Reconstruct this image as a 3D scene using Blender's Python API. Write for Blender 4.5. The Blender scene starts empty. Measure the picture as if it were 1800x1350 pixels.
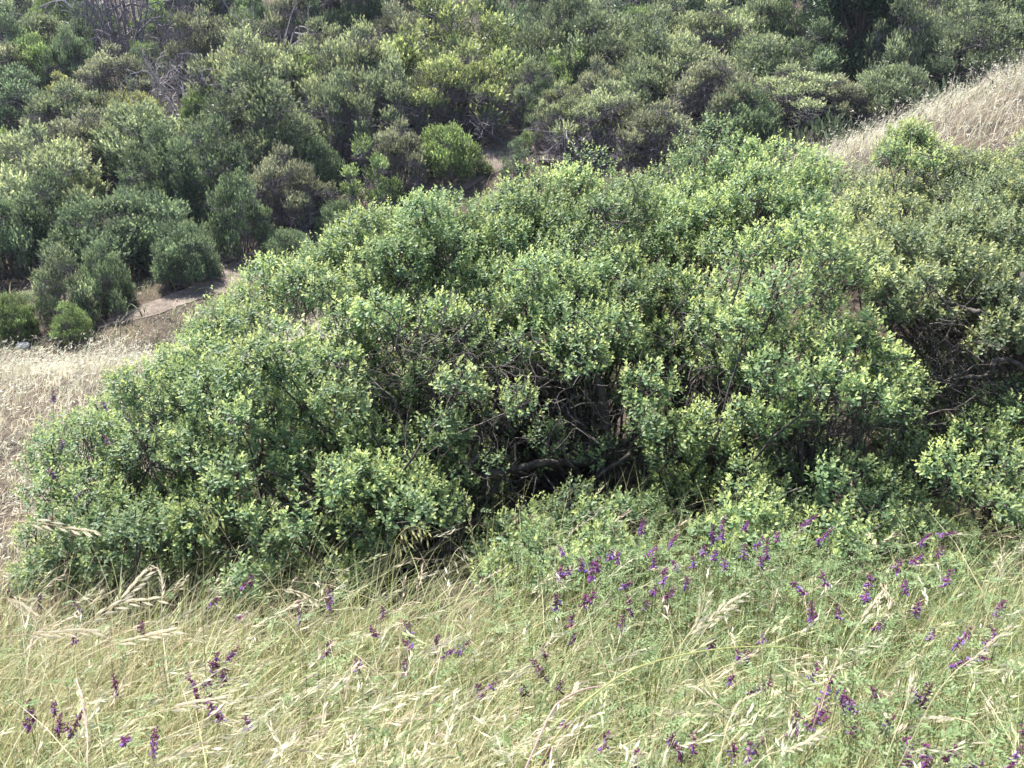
import bpy, math, random
import numpy as np
from mathutils import Vector, Matrix

rng = np.random.default_rng(7)
random.seed(7)
scene = bpy.context.scene
col = scene.collection

# ------------------------------------------------------------------ camera, sky, sun, exposure
CAM_Z, PITCH, F = 1.6, math.radians(-20.0), 1559.0      # F: focal length in pixels of the 1800 px wide photograph
cam_d = bpy.data.cameras.new('camera'); cam = bpy.data.objects.new('camera', cam_d); col.objects.link(cam)
cam.location = (0, 0, CAM_Z); cam.rotation_euler = (math.pi / 2 + PITCH, 0, 0)
cam_d.sensor_width = 36.0; cam_d.lens = F / 1800 * 36.0
cam_d.clip_start = 0.05; cam_d.clip_end = 800
cam_d.dof.use_dof = True; cam_d.dof.focus_distance = 6.0; cam_d.dof.aperture_fstop = 12.0
scene.camera = cam

SUN = Vector((-0.36, 0.42, 1.0)).normalized()            # towards the sun
w = bpy.data.worlds.new('World'); scene.world = w; w.use_nodes = True
nt = w.node_tree; nt.nodes.clear()
sky = nt.nodes.new('ShaderNodeTexSky'); sky.sky_type = 'NISHITA'; sky.sun_disc = False
sky.sun_elevation = math.asin(SUN.z); sky.sun_rotation = math.atan2(SUN.x, SUN.y)
sky.air_density = 1.0; sky.dust_density = 1.5
bg = nt.nodes.new('ShaderNodeBackground'); bg.inputs[1].default_value = 0.115
ow = nt.nodes.new('ShaderNodeOutputWorld')
nt.links.new(sky.outputs[0], bg.inputs[0]); nt.links.new(bg.outputs[0], ow.inputs[0])
sd = bpy.data.lights.new('sun', 'SUN'); so = bpy.data.objects.new('sun', sd); col.objects.link(so)
sd.energy = 5.0; sd.angle = math.radians(1.5); sd.color = (1.0, 0.97, 0.91)
so.rotation_euler = SUN.to_track_quat('Z', 'Y').to_euler(); so.location = SUN * 40
vs = scene.view_settings
vs.view_transform = 'Standard'; vs.look = 'None'; vs.gamma = 1.0; vs.use_curve_mapping = False
vs.exposure = 1.4
HAZE = 0.0004
cy = scene.cycles
cy.max_bounces = 6; cy.diffuse_bounces = 3; cy.adaptive_threshold = .03; cy.glossy_bounces = 2; cy.transmission_bounces = 4
cy.use_denoising = True

# ------------------------------------------------------------------ pixel <-> world helpers (1800 x 1350 frame)
cP, sP = math.cos(PITCH), math.sin(PITCH)
def ray(u, v):
    a = (u - 900.0) / F; b = (675.0 - v) / F
    return np.array([a, cP - b * sP, sP + b * cP])
def P(u, v, d):
    r = ray(u, v); return np.array([0, 0, CAM_Z]) + r * (d / r[1])

# ------------------------------------------------------------------ terrain
CP = np.array([
 (-4,0,-.35),(0,0,0),(4,0,.35),(0,-5,.6),(-1.2,1.5,-.42),(0,1.5,-.3),(1.2,1.5,-.25),(-2,3,-.95),(0,3,-.68),(2,3,-.68),(.8,3.3,-.74),(2,4.2,-1.02),
 (-3,5,-1.5),(0,5,-1.15),(3,5,-1.15),(-3.6,6.2,-1.72),(0,8,-1.3),(4,8,-.95),(4.1,10,-.45),(-6.5,11,-2.3),(-3,11,-2.0),(0,11.5,-1.3),
 (4.2,12,0.15),(9.2,16,1.6),(7,13,1.0),(8,8,.1),(-7,14,-3.4),(-2.5,15,-3.1),(2,16,-2.0),(7,19,-.5),(13,21,.9),
 (-6.7,18,-3.1),(-5.8,20,-2.85),(-.9,26,-1.3),(.8,27,-.95),(4,26,-.8),(8,27,0.0),(16,29,1.2),(-14,18,-3.6),(-14,24,-2.4),
 (-22,45,3.0),(0,45,4.2),(20,45,5.0),(-16,34,.6),(0,34,1.3),(16,35,2.4),(-40,80,13),(0,80,15),(40,80,16),(0,120,24),
 (-45,20,-3),(45,25,4),(-45,-5,-3),(45,-5,4)], float)
def _tps(r2): return np.where(r2 > 1e-12, r2 * np.log(np.maximum(r2, 1e-12)), 0.0)
_n = len(CP); _A = np.zeros((_n + 3, _n + 3)); _d2 = ((CP[:, None, :2] - CP[None, :, :2]) ** 2).sum(-1)
_A[:_n, :_n] = _tps(_d2); _A[:_n, _n] = 1; _A[:_n, _n+1:] = CP[:, :2]; _A[_n, :_n] = 1; _A[_n+1:, :_n] = CP[:, :2].T
_W = np.linalg.solve(_A, np.concatenate([CP[:, 2], np.zeros(3)]))
def H(x, y):
    x = np.asarray(x, float); y = np.asarray(y, float); sh = x.shape; X = x.ravel(); Y = y.ravel()
    out = np.empty(len(X))
    for s in range(0, len(X), 20000):
        a = X[s:s+20000]; b = Y[s:s+20000]
        d2 = (a[:, None] - CP[:, 0]) ** 2 + (b[:, None] - CP[:, 1]) ** 2
        out[s:s+20000] = _tps(d2) @ _W[:_n] + _W[_n] + a * _W[_n+1] + b * _W[_n+2]
    far = np.clip((Y - 14) / 10, 0, 1)
    out += (0.02 + .10 * far) * np.sin(X * 1.3 + 1.7 * np.sin(Y * .9)) * np.cos(Y * 1.1 + X * .4)
    return out.reshape(sh)
def hit(u, v, lift=0.0, y0=0.6, y1=110.0):
    """first point where the ray through a pixel meets the terrain raised by lift"""
    r = ray(u, v); ys = np.concatenate([np.arange(y0, 8, .02), np.arange(max(8, y0), y1, .06)]); ys = ys[ys >= y0]
    t = ys / r[1]; z = CAM_Z + t * r[2]; x = t * r[0]
    below = z <= H(x, ys) + lift
    i = int(np.argmax(below)) if below.any() else len(ys) - 1
    return np.array([x[i], ys[i], float(H(x[i], ys[i]))])

# ------------------------------------------------------------------ materials
def newmat(name):
    m = bpy.data.materials.new(name); m.use_nodes = True; n = m.node_tree; n.nodes.clear(); return m, n
def leafmat(name, trans=.35, rough=.45, spec=.5, use_obj=False, hue=.485, sat=1.05):
    """leaf colour is stored per leaf (age, kind, in places painted shade); light passes through the blade"""
    m, n = newmat(name); N = n.nodes.new; L = n.links.new
    at = N('ShaderNodeAttribute'); at.attribute_name = 'col'; c = at.outputs['Color']
    if use_obj:
        oi = N('ShaderNodeObjectInfo'); mx = N('ShaderNodeMix'); mx.data_type = 'RGBA'; mx.blend_type = 'MULTIPLY'
        mx.inputs[0].default_value = 1.0; L(c, mx.inputs[6]); L(oi.outputs['Color'], mx.inputs[7]); c = mx.outputs[2]
    p = N('ShaderNodeBsdfPrincipled'); L(c, p.inputs['Base Color']); p.inputs['Roughness'].default_value = rough
    p.inputs['Specular IOR Level'].default_value = spec
    hs = N('ShaderNodeHueSaturation'); hs.inputs['Hue'].default_value = hue; hs.inputs['Saturation'].default_value = sat
    hs.inputs['Value'].default_value = 1.35; L(c, hs.inputs['Color'])
    t = N('ShaderNodeBsdfTranslucent'); L(hs.outputs[0], t.inputs['Color'])
    mix = N('ShaderNodeMixShader'); mix.inputs[0].default_value = trans
    L(p.outputs[0], mix.inputs[1]); L(t.outputs[0], mix.inputs[2])
    o = N('ShaderNodeOutputMaterial'); L(mix.outputs[0], o.inputs[0]); return m
def barkmat(name, c0, c1, scale=30, use_obj=False):
    m, n = newmat(name); N = n.nodes.new; L = n.links.new
    tc = N('ShaderNodeTexCoord'); ns = N('ShaderNodeTexNoise'); ns.inputs['Scale'].default_value = scale; ns.inputs['Detail'].default_value = 4
    L(tc.outputs['Object'], ns.inputs['Vector'])
    cr = N('ShaderNodeValToRGB'); cr.color_ramp.elements[0].color = (*c0, 1); cr.color_ramp.elements[1].color = (*c1, 1)
    cr.color_ramp.elements[0].position = .35; cr.color_ramp.elements[1].position = .7
    L(ns.outputs[0], cr.inputs[0])
    bp = N('ShaderNodeBump'); bp.inputs['Strength'].default_value = .6; bp.inputs['Distance'].default_value = .01; L(ns.outputs[0], bp.inputs['Height'])
    p = N('ShaderNodeBsdfPrincipled'); p.inputs['Roughness'].default_value = .85
    L(cr.outputs[0], p.inputs['Base Color']); L(bp.outputs[0], p.inputs['Normal'])
    o = N('ShaderNodeOutputMaterial'); L(p.outputs[0], o.inputs[0]); return m
def groundmat(name, cols, scale, bump=.02):
    m, n = newmat(name); N = n.nodes.new; L = n.links.new
    tc = N('ShaderNodeTexCoord'); a = N('ShaderNodeTexNoise'); a.inputs['Scale'].default_value = scale; a.inputs['Detail'].default_value = 8
    a.inputs['Roughness'].default_value = .65
    b = N('ShaderNodeTexNoise'); b.inputs['Scale'].default_value = scale * 14; b.inputs['Detail'].default_value = 5
    L(tc.outputs['Object'], a.inputs['Vector']); L(tc.outputs['Object'], b.inputs['Vector'])
    mt = N('ShaderNodeMath'); mt.operation = 'ADD'; L(a.outputs[0], mt.inputs[0])
    m2 = N('ShaderNodeMath'); m2.operation = 'MULTIPLY_ADD'; L(b.outputs[0], m2.inputs[0]); m2.inputs[1].default_value = .7; m2.inputs[2].default_value = -.35
    L(m2.outputs[0], mt.inputs[1])
    cr = N('ShaderNodeValToRGB'); L(mt.outputs[0], cr.inputs[0])
    e = cr.color_ramp.elements; e[0].color = (*cols[0], 1); e[0].position = .3; e[1].color = (*cols[-1], 1); e[1].position = .72
    for k, c in enumerate(cols[1:-1]):
        q = e.new(.3 + .42 * (k + 1) / (len(cols) - 1)); q.color = (*c, 1)
    bp = N('ShaderNodeBump'); bp.inputs['Strength'].default_value = .8; bp.inputs['Distance'].default_value = bump; L(b.outputs[0], bp.inputs['Height'])
    p = N('ShaderNodeBsdfPrincipled'); p.inputs['Roughness'].default_value = .95; p.inputs['Specular IOR Level'].default_value = .15
    L(cr.outputs[0], p.inputs['Base Color']); L(bp.outputs[0], p.inputs['Normal'])
    o = N('ShaderNodeOutputMaterial'); L(p.outputs[0], o.inputs[0]); return m

M_LEAF = leafmat('shrub_leaf', .38, .5, .42)
M_FAR = leafmat('hill_shrub_leaf', .34, .5, .35, True)
M_GRASS = leafmat('grass_blade', .40, .5, .35)
M_DRY = leafmat('dry_grass', .35, .55, .3, False, .5, .9)
M_VETCH = leafmat('vetch_leaf', .4, .5, .3)
M_PETAL = leafmat('vetch_petal', .35, .5, .3, False, .5, 1.0)
M_BARK = barkmat('grey_brown_bark', (.035, .028, .024), (.12, .10, .09))
M_TWIG = barkmat('twig_bark', (.045, .036, .033), (.125, .10, .092), 60)
M_FTWIG = barkmat('hill_twig_bark', (.11, .092, .10), (.24, .21, .225), 12)
M_DEAD = barkmat('bleached_dead_wood', (.22, .19, .20), (.42, .38, .38), 10)
M_SOIL = groundmat('hillside_soil', [(.025, .02, .017), (.055, .043, .033), (.10, .077, .056), (.06, .052, .03)], 1.4)
M_TRAIL = groundmat('trail_dirt', [(.09, .072, .06), (.185, .15, .125), (.29, .24, .20)], 2.6, .06)
M_ROCK = groundmat('pale_rock', [(.42, .40, .38), (.6, .58, .55), (.7, .68, .64)], 2.5, .02)

# ------------------------------------------------------------------ mesh helpers
def mesh(name, V, faces, mat, C=None, smooth=False):
    """faces: list of (m,k) index arrays of constant k; C: per-vertex colour"""
    V = np.ascontiguousarray(V, np.float32); me = bpy.data.meshes.new(name)
    me.vertices.add(len(V)); me.vertices.foreach_set('co', V.ravel())
    idx = np.concatenate([f.ravel() for f in faces]).astype(np.int32)
    tot = np.concatenate([np.full(len(f), f.shape[1], np.int32) for f in faces])
    st = np.concatenate([[0], np.cumsum(tot)[:-1]]).astype(np.int32)
    me.loops.add(len(idx)); me.loops.foreach_set('vertex_index', idx)
    me.polygons.add(len(tot)); me.polygons.foreach_set('loop_start', st)
    if C is not None:
        a = me.attributes.new('col', 'FLOAT_COLOR', 'POINT')
        c4 = np.ones((len(V), 4), np.float32); c4[:, :3] = C; a.data.foreach_set('color', c4.ravel())
    me.materials.append(mat)
    if smooth: me.polygons.foreach_set('use_smooth', np.ones(len(tot), bool))
    me.update(calc_edges=True); me.validate(); return me
def obj(name, me, parent=None, loc=None):
    o = bpy.data.objects.new(name, me); col.objects.link(o)
    if parent is not None: o.parent = parent
    if loc is not None: o.location = loc
    return o
def thing(name, label, cat, loc, group=None):
    o = bpy.data.objects.new(name, None); col.objects.link(o); o.location = loc; o.empty_display_size = .2
    o['label'] = label; o['category'] = cat
    if group: o['group'] = group
    return o
def nrm(a): return a / np.maximum(np.linalg.norm(a, axis=-1, keepdims=True), 1e-9)
def rdir(n):
    a = rng.normal(size=(n, 3)); return nrm(a)

def leaves(p, d, ln, wd, C, hexa=True, up=None, fold=.25):
    """folded blades: p base, d direction, up rough upper side"""
    n = len(p)
    if up is None: up = rdir(n)
    s = nrm(np.cross(d, up)); nn = np.cross(s, d)
    L_ = ln[:, None]; W_ = wd[:, None] * .5
    if hexa:
        prof = [(0, 0, 0), (.45, .85, fold), (.82, .8, fold), (1, 0, -.1), (.82, -.8, fold), (.45, -.85, fold)]
        quads = np.array([[0, 1, 2, 3], [0, 3, 4, 5]])
    else:
        prof = [(0, 0, 0), (.55, 1, fold), (1, 0, 0), (.55, -1, fold)]
        quads = np.array([[0, 1, 2], [0, 2, 3]])
    k = len(prof); V = np.empty((n, k, 3))
    for i, (a, b, c) in enumerate(prof): V[:, i] = p + d * (L_ * a) + s * (W_ * b) + nn * (W_ * c)
    Fc = (np.arange(n)[:, None, None] * k + quads[None]).reshape(-1, quads.shape[1])
    return V.reshape(-1, 3), Fc, np.repeat(C, k, axis=0)
def tubes(p0, p1, r0, r1, sides=3):
    n = len(p0); d = nrm(p1 - p0); ref = np.where(np.abs(d[:, 2:3]) > .9, np.array([[1., 0, 0]]), np.array([[0, 0, 1.]]))
    s = nrm(np.cross(d, ref)); t = np.cross(d, s); V = np.empty((n, 2, sides, 3))
    for i in range(sides):
        a = 2 * math.pi * i / sides; o = s * math.cos(a) + t * math.sin(a)
        V[:, 0, i] = p0 + o * np.asarray(r0).reshape(-1, 1); V[:, 1, i] = p1 + o * np.asarray(r1).reshape(-1, 1)
    q = np.array([[i, (i+1) % sides, sides + (i+1) % sides, sides + i] for i in range(sides)])
    return V.reshape(-1, 3), (np.arange(n)[:, None, None] * 2 * sides + q[None]).reshape(-1, 4)
def blades(base, head, h, lean, wd, C0, C1, nseg=4, droop=2.0, face=None):
    """curved tapering ribbons: base, head = horizontal direction they lean to, lean 0..1.5"""
    n = len(base); hv = np.stack([np.cos(head), np.sin(head), np.zeros(n)], 1)
    fa = rng.uniform(0, 2 * math.pi, n) if face is None else face
    sv = np.stack([np.cos(fa), np.sin(fa), np.zeros(n)], 1)
    ks = nseg * 2 + 1; V = np.empty((n, ks, 3)); C = np.empty((n, ks, 3))
    for i in range(nseg + 1):
        t = i / nseg
        p = base + hv * (h * lean * t ** droop)[:, None]; p[:, 2] += h * (t - .32 * np.minimum(lean, 1.6) * t ** (droop + .6))
        c = C0 * (1 - t) + C1 * t; wt = (1 - t ** 1.6) * .5
        if i < nseg:
            V[:, 2*i] = p - sv * (wd * wt)[:, None]; V[:, 2*i+1] = p + sv * (wd * wt)[:, None]; C[:, 2*i] = c; C[:, 2*i+1] = c
        else: V[:, 2*nseg] = p; C[:, 2*nseg] = c
    tip = V[:, -1].copy()
    q = np.array([[2*i, 2*i+1, 2*i+3, 2*i+2] for i in range(nseg - 1)]); o = np.arange(n)[:, None, None] * ks
    f4 = (o + q[None]).reshape(-1, 4); f3 = (o + np.array([[[2*nseg-2, 2*nseg-1, 2*nseg]]])).reshape(-1, 3)
    tdir = nrm(tip - .5 * (V[:, 2*nseg-2] + V[:, 2*nseg-1]))
    return V.reshape(-1, 3), f4, f3, C.reshape(-1, 3), tip, tdir
class Acc:
    """collects pieces of one mesh"""
    def __init__(s): s.V = []; s.F = {}; s.C = []; s.n = 0
    def add(s, V, Fs, C=None):
        for f in Fs: s.F.setdefault(f.shape[1], []).append(f + s.n)
        s.V.append(V); s.n += len(V)
        if C is not None: s.C.append(C)
    def build(s, name, mat, smooth=False, off=None):
        V = np.concatenate(s.V)
        if off is not None: V = V - np.asarray(off)
        return mesh(name, V, [np.concatenate(f) for f in s.F.values()], mat, np.concatenate(s.C) if s.C else None, smooth)
def polytube(pts, rads, sides=7):
    """smooth continuous tapering tube through points"""
    pts = np.asarray(pts, float); n = len(pts); tg = nrm(np.gradient(pts, axis=0)); V = []; s = None
    for i in range(n):
        d = tg[i]
        if s is None: s = np.cross(d, [0, 0, 1.] if abs(d[2]) < .9 else [1., 0, 0])
        s = s - d * s.dot(d); s /= np.linalg.norm(s); t = np.cross(d, s)
        for k in range(sides):
            a = 2 * math.pi * k / sides; V.append(pts[i] + (s * math.cos(a) + t * math.sin(a)) * rads[i])
    Fq = [[i*sides+k, i*sides+(k+1) % sides, (i+1)*sides+(k+1) % sides, (i+1)*sides+k] for i in range(n-1) for k in range(sides)]
    V = np.array(V + [pts[0], pts[-1]]); a, b = len(V) - 2, len(V) - 1
    F3 = [[a, (k+1) % sides, k] for k in range(sides)] + [[b, (n-1)*sides+k, (n-1)*sides+(k+1) % sides] for k in range(sides)]
    return V, [np.array(Fq), np.array(F3)]
def curve(pts, n=10, wob=0.0):
    """Catmull-Rom through points"""
    p = np.asarray(pts, float); p = np.concatenate([[2*p[0]-p[1]], p, [2*p[-1]-p[-2]]]); out = []
    m = len(p) - 3
    for s in range(m):
        for t in np.linspace(0, 1, n, endpoint=False):
            a, b, c, d = p[s:s+4]
            out.append(.5*((2*b)+(c-a)*t+(2*a-5*b+4*c-d)*t*t+(3*b-a-3*c+d)*t**3))
    out.append(p[-2]); out = np.array(out)
    if wob: out[1:-1] += rng.normal(0, wob, (len(out)-2, 3))
    return out
def inpoly(u, v, poly):
    c = False; j = len(poly) - 1
    for i in range(len(poly)):
        a, b = poly[i]; e, f = poly[j]
        if (b > v) != (f > v) and u < (e - a) * (v - b) / (f - b) + a: c = not c
        j = i
    return c
def span(u, poly):
    vs_ = []
    for i in range(len(poly)):
        a, b = poly[i]; e, f = poly[i-1]
        if (a > u) != (e > u): vs_.append(b + (f - b) * (u - a) / (e - a))
    return (min(vs_), max(vs_)) if vs_ else (0, 1)

# ------------------------------------------------------------------ the ground
def grid_sheet(name, xs, ys, mat, zoff=0.0):
    X, Y = np.meshgrid(xs, ys); Z = H(X, Y) + zoff; V = np.stack([X, Y, Z], -1).reshape(-1, 3); nx, ny = len(xs), len(ys)
    i = np.arange(nx - 1)[None, :] + nx * np.arange(ny - 1)[:, None]
    f = np.stack([i, i+1, i+nx+1, i+nx], -1).reshape(-1, 4)
    return mesh(name, V, [f], mat, smooth=True)
s = np.linspace(-1, 1, 200); xs = 90 * np.sign(s) * np.abs(s) ** 1.9
ys = np.concatenate([np.linspace(-25, 0, 20, endpoint=False), np.linspace(0, 30, 190, endpoint=False), np.linspace(30, 160, 60)])
g = obj('hillside_ground', grid_sheet('hillside_ground', xs, ys, M_SOIL)); g['kind'] = 'structure'

def draped_strip(name, pts, widths, mat, zoff=.012):
    c = curve(pts, 14); wd = np.interp(np.linspace(0, 1, len(c)), np.linspace(0, 1, len(widths)), widths)
    t = nrm(np.gradient(c[:, :2], axis=0)); nrmv = np.stack([-t[:, 1], t[:, 0]], 1); K = 9; V = []
    for k in range(K):
        a = (k / (K - 1) - .5); jit = 1 + .18 * np.sin(np.arange(len(c)) * .37 + 5 * (a > 0)) + .07 * np.sin(np.arange(len(c)) * .9)
        q = c[:, :2] + nrmv * (wd * a * jit)[:, None]; V.append(np.column_stack([q, H(q[:, 0], q[:, 1]) + zoff]))
    V = np.stack(V, 1); n = len(c); i = np.arange(n - 1)[:, None] * K + np.arange(K - 1)[None]
    f = np.stack([i, i+1, i+K+1, i+K], -1).reshape(-1, 4)
    return mesh(name, V.reshape(-1, 3), [f], mat, smooth=True)
def xy(u, v, y0=13): q = hit(u, v, 0, y0); return (q[0], q[1])
def tp(lst): return [np.array([*xy(u, v), 0]) for u, v in lst]
o = obj('dirt_trail', draped_strip('dirt_trail', tp([(60, 600), (180, 572), (310, 530), (400, 490), (455, 462), (560, 415)]), [.4, .55, .8, 1.0, 1.2, .8], M_TRAIL)); o['kind'] = 'structure'
o = obj('bare_dirt_bank', draped_strip('bare_dirt_bank', tp([(740, 335), (840, 302), (880, 262), (905, 225), (915, 190)]), [.9, 1.4, 1.1, .8, .5], M_TRAIL, .016)); o['kind'] = 'structure'
o = obj('upper_trail', draped_strip('upper_trail', tp([(925, 262), (975, 276), (1060, 292), (1190, 305)]), [1.0, 1.2, .8, .8], M_TRAIL, .02)); o['kind'] = 'structure'

# ------------------------------------------------------------------ near shrubs
def shoots(p, ax, ln, yel, nl, lsz, hexa, acc_old, acc_new, base_c, tip_c):
    """leafy upright shoots: spiralling obovate leaves, the top ones young and yellow-green"""
    n = len(p); e = nrm(np.cross(ax, rdir(n))); f = np.cross(ax, e); ph = rng.uniform(0, 6.28, n)
    for i in range(nl):
        t = (i + .5) / nl
        a = ph + i * 2.4 + rng.normal(0, .25, n); rad = e * np.cos(a)[:, None] + f * np.sin(a)[:, None]
        tilt = math.radians(86 - 58 * t) + rng.normal(0, .16, n)
        d = nrm(ax * np.cos(tilt)[:, None] + rad * np.sin(tilt)[:, None])
        q = p + ax * (ln * t)[:, None]
        L_ = lsz * (1.05 - .42 * t * t) * rng.uniform(.75, 1.2, n)
        y = np.clip((t - .36) * 2.0 * yel + rng.normal(0, .12, n), 0, 1)[:, None]
        br = rng.uniform(.75, 1.3, (n, 1))
        C = np.clip((base_c * (1 - y) + tip_c * y) * br, 0, 1)
        V, Fc, CC = leaves(q, d, L_, L_ * rng.uniform(.5, .68, n), C, hexa, up=ax * 1.0 + rdir(n) * .25)
        (acc_new if t > .6 else acc_old).add(V, [Fc], CC)

OLD = np.array([.118, .192, .092]); TIP = np.array([.42, .49, .19])
def near_shrub(label, poly, dtop, dbot, spc, bases, gaps=(), drop=.10, old=OLD, tip=TIP, yel=1.0, power=1.8, leaf=.031,
               limbs=(), tangles=(), back=True, nsh=66, inner=.55, extra=()):
    us = [p[0] for p in poly]; vs_ = [p[1] for p in poly]; cl = []; tries = 0; px = []
    area = 0
    for i in range(len(poly)): area += poly[i-1][0]*poly[i][1]-poly[i][0]*poly[i-1][1]
    target = abs(area) / 2 / (spc * spc * .80)
    while tries < 9000 and len(px) < target:
        tries += 1; u = rng.uniform(min(us), max(us)); v = rng.uniform(min(vs_), max(vs_))
        if not inpoly(u, v, poly): continue
        if any((a-u)**2 + ((b-v)*1.1)**2 < (spc*.74)**2 for a, b in px): continue
        px.append((u, v)); a, b = span(u, poly); t = (v - a) / max(b - a, 1)
        gp = max([g[4] for g in gaps if ((u-g[0])/g[2])**2 + ((v-g[1])/g[3])**2 < 1], default=drop)
        skip = rng.random() < gp
        D0 = dtop if not callable(dtop) else dtop(u)
        D = dbot + (D0 - dbot) * (1 - t) ** power + rng.normal(0, .24)
        r = spc * rng.uniform(.66, 1.16) * D / F
        if skip:
            if gp > .2 and rng.random() < .85: cl.append((P(u, v + 10, D + rng.uniform(1.1, 1.9)), r * 1.3, .55, False))
            continue
        cl.append((P(u, v + spc * .55, D + r * .5), r, 1.0, True))
        if rng.random() < inner: cl.append((P(u + rng.normal(0, 18), v + 45, D + rng.uniform(.35, .7)), r, .6, False))
        if back and t < .38 and rng.random() < .8:
            c = P(u, v, D); dy = rng.uniform(.5, 1.9); cl.append((c + np.array([rng.normal(0, .2), dy, -.16 * dy * dy]), r * 1.25, .5, False))
    for (u, v, D, rpx) in extra: cl.append((P(u, v, D), rpx * D / F, 1.0, True))
    B = [hit(u, v, 0, d) if d else hit(u, v) for (u, v, d) in bases]
    B = []
    for (u, v, d) in bases:
        q = P(u, v, d); q[2] = float(H(q[0], q[1])); B.append(q)
    root = thing('coyote_brush', label, 'shrub', B[0]); off = B[0]
    aold, anew = Acc(), Acc(); segs = []
    for (c, r, dens, front) in cl:
        zmin = float(H(c[0], c[1])) + .12
        if c[2] < zmin: c = np.array([c[0], c[1], zmin])
        n = max(12, int(nsh * dens * (r / .155) ** 2 * rng.uniform(.8, 1.15)))
        d = rdir(n * 2); d = d[d[:, 2] > -.35][:n]; n = len(d)
        k = rng.uniform(.80, 1.06, n)[:, None]
        p = c + d * np.array([r * 1.05, r * 1.05, r * .98]) * k
        ax = nrm(d * .62 + np.array([.10, .0, .72]) + rng.normal(0, .18, (n, 3)))
        tone = rng.normal(1, .12); yv = yel * rng.uniform(.35, 1.35)
        ln = rng.uniform(.055, .12, n) * leaf / .031
        shoots(p - ax * .045, ax, ln, yv, 9 if front else 7, leaf * rng.uniform(.9, 1.1), front, aold, anew, old * tone, tip * tone)
        m = rng.random(n) < .3; segs.append((np.repeat(c[None] - [[0, 0, r * .5]], m.sum(), 0) + rng.normal(0, r * .25, (m.sum(), 3)), c + (p[m] - c) * .8, .0035, .0018))
        # a limb from the nearest stem base to the clump, bowed outwards
        b = min(B, key=lambda q: np.linalg.norm((q - c)[:2]) + rng.uniform(0, .8)); mid = b * .45 + c * .55 + np.array([rng.normal(0, .15), rng.normal(0, .15) + .1, -.12 + rng.normal(0, .1)])
        mid[2] = max(mid[2], float(H(mid[0], mid[1])) + .08)
        pts = curve([b, mid, c], 4, .02); rr = np.linspace(.016, .004, len(pts))
        segs.append((pts[:-1], pts[1:], rr[:-1], rr[1:]))
    f = obj('mature_foliage', aold.build('mature_foliage', M_LEAF, off=off), root); f['kind'] = 'stuff'
    f = obj('young_shoot_tips', anew.build('young_shoot_tips', M_LEAF, off=off), root); f['kind'] = 'stuff'
    ab = Acc()
    for a, b, r0, r1 in segs:
        n = len(a)
        if n: V, q = tubes(a, b, np.broadcast_to(r0, n), np.broadcast_to(r1, n), 3); ab.add(V, [q])
    f = obj('branches', ab.build('branches', M_BARK, off=off), root); f['kind'] = 'stuff'
    for (nodes, r0, r1) in limbs:
        pts = curve([P(*q) for q in nodes], 9, .006); V, fs = polytube(pts, np.linspace(r0, r1, len(pts)) * (1 + .10 * np.sin(np.arange(len(pts)) * .55 + rng.uniform(0, 6))), 8)
        obj('limb', mesh('limb', V - off, fs, M_BARK, smooth=True), root)
    if tangles:
        at = Acc()
        for (u0, v0, su, sv, D, sd_, n) in tangles:
            for _ in range(n):
                p = P(u0 + rng.normal(0, su), v0 + rng.normal(0, sv), D + rng.normal(0, sd_)); d = rdir(1)[0] + np.array([0, 0, .25]); q = [p]
                for _k in range(rng.integers(4, 9)):
                    d = nrm(d + rng.normal(0, .38, 3) + np.array([0, 0, -.06])); p = p + d * rng.uniform(.04, .09)
                    p[2] = max(p[2], float(H(p[0], p[1])) + .03); q.append(p)
                q = np.array(q); rr = np.linspace(rng.uniform(.0025, .006), .0012, len(q))
                V, f4 = tubes(q[:-1], q[1:], rr[:-1], rr[1:], 3); at.add(V, [f4])
        f = obj('bare_twigs', at.build('bare_twigs', M_TWIG, off=off), root); f['kind'] = 'stuff'
    return root

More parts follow.
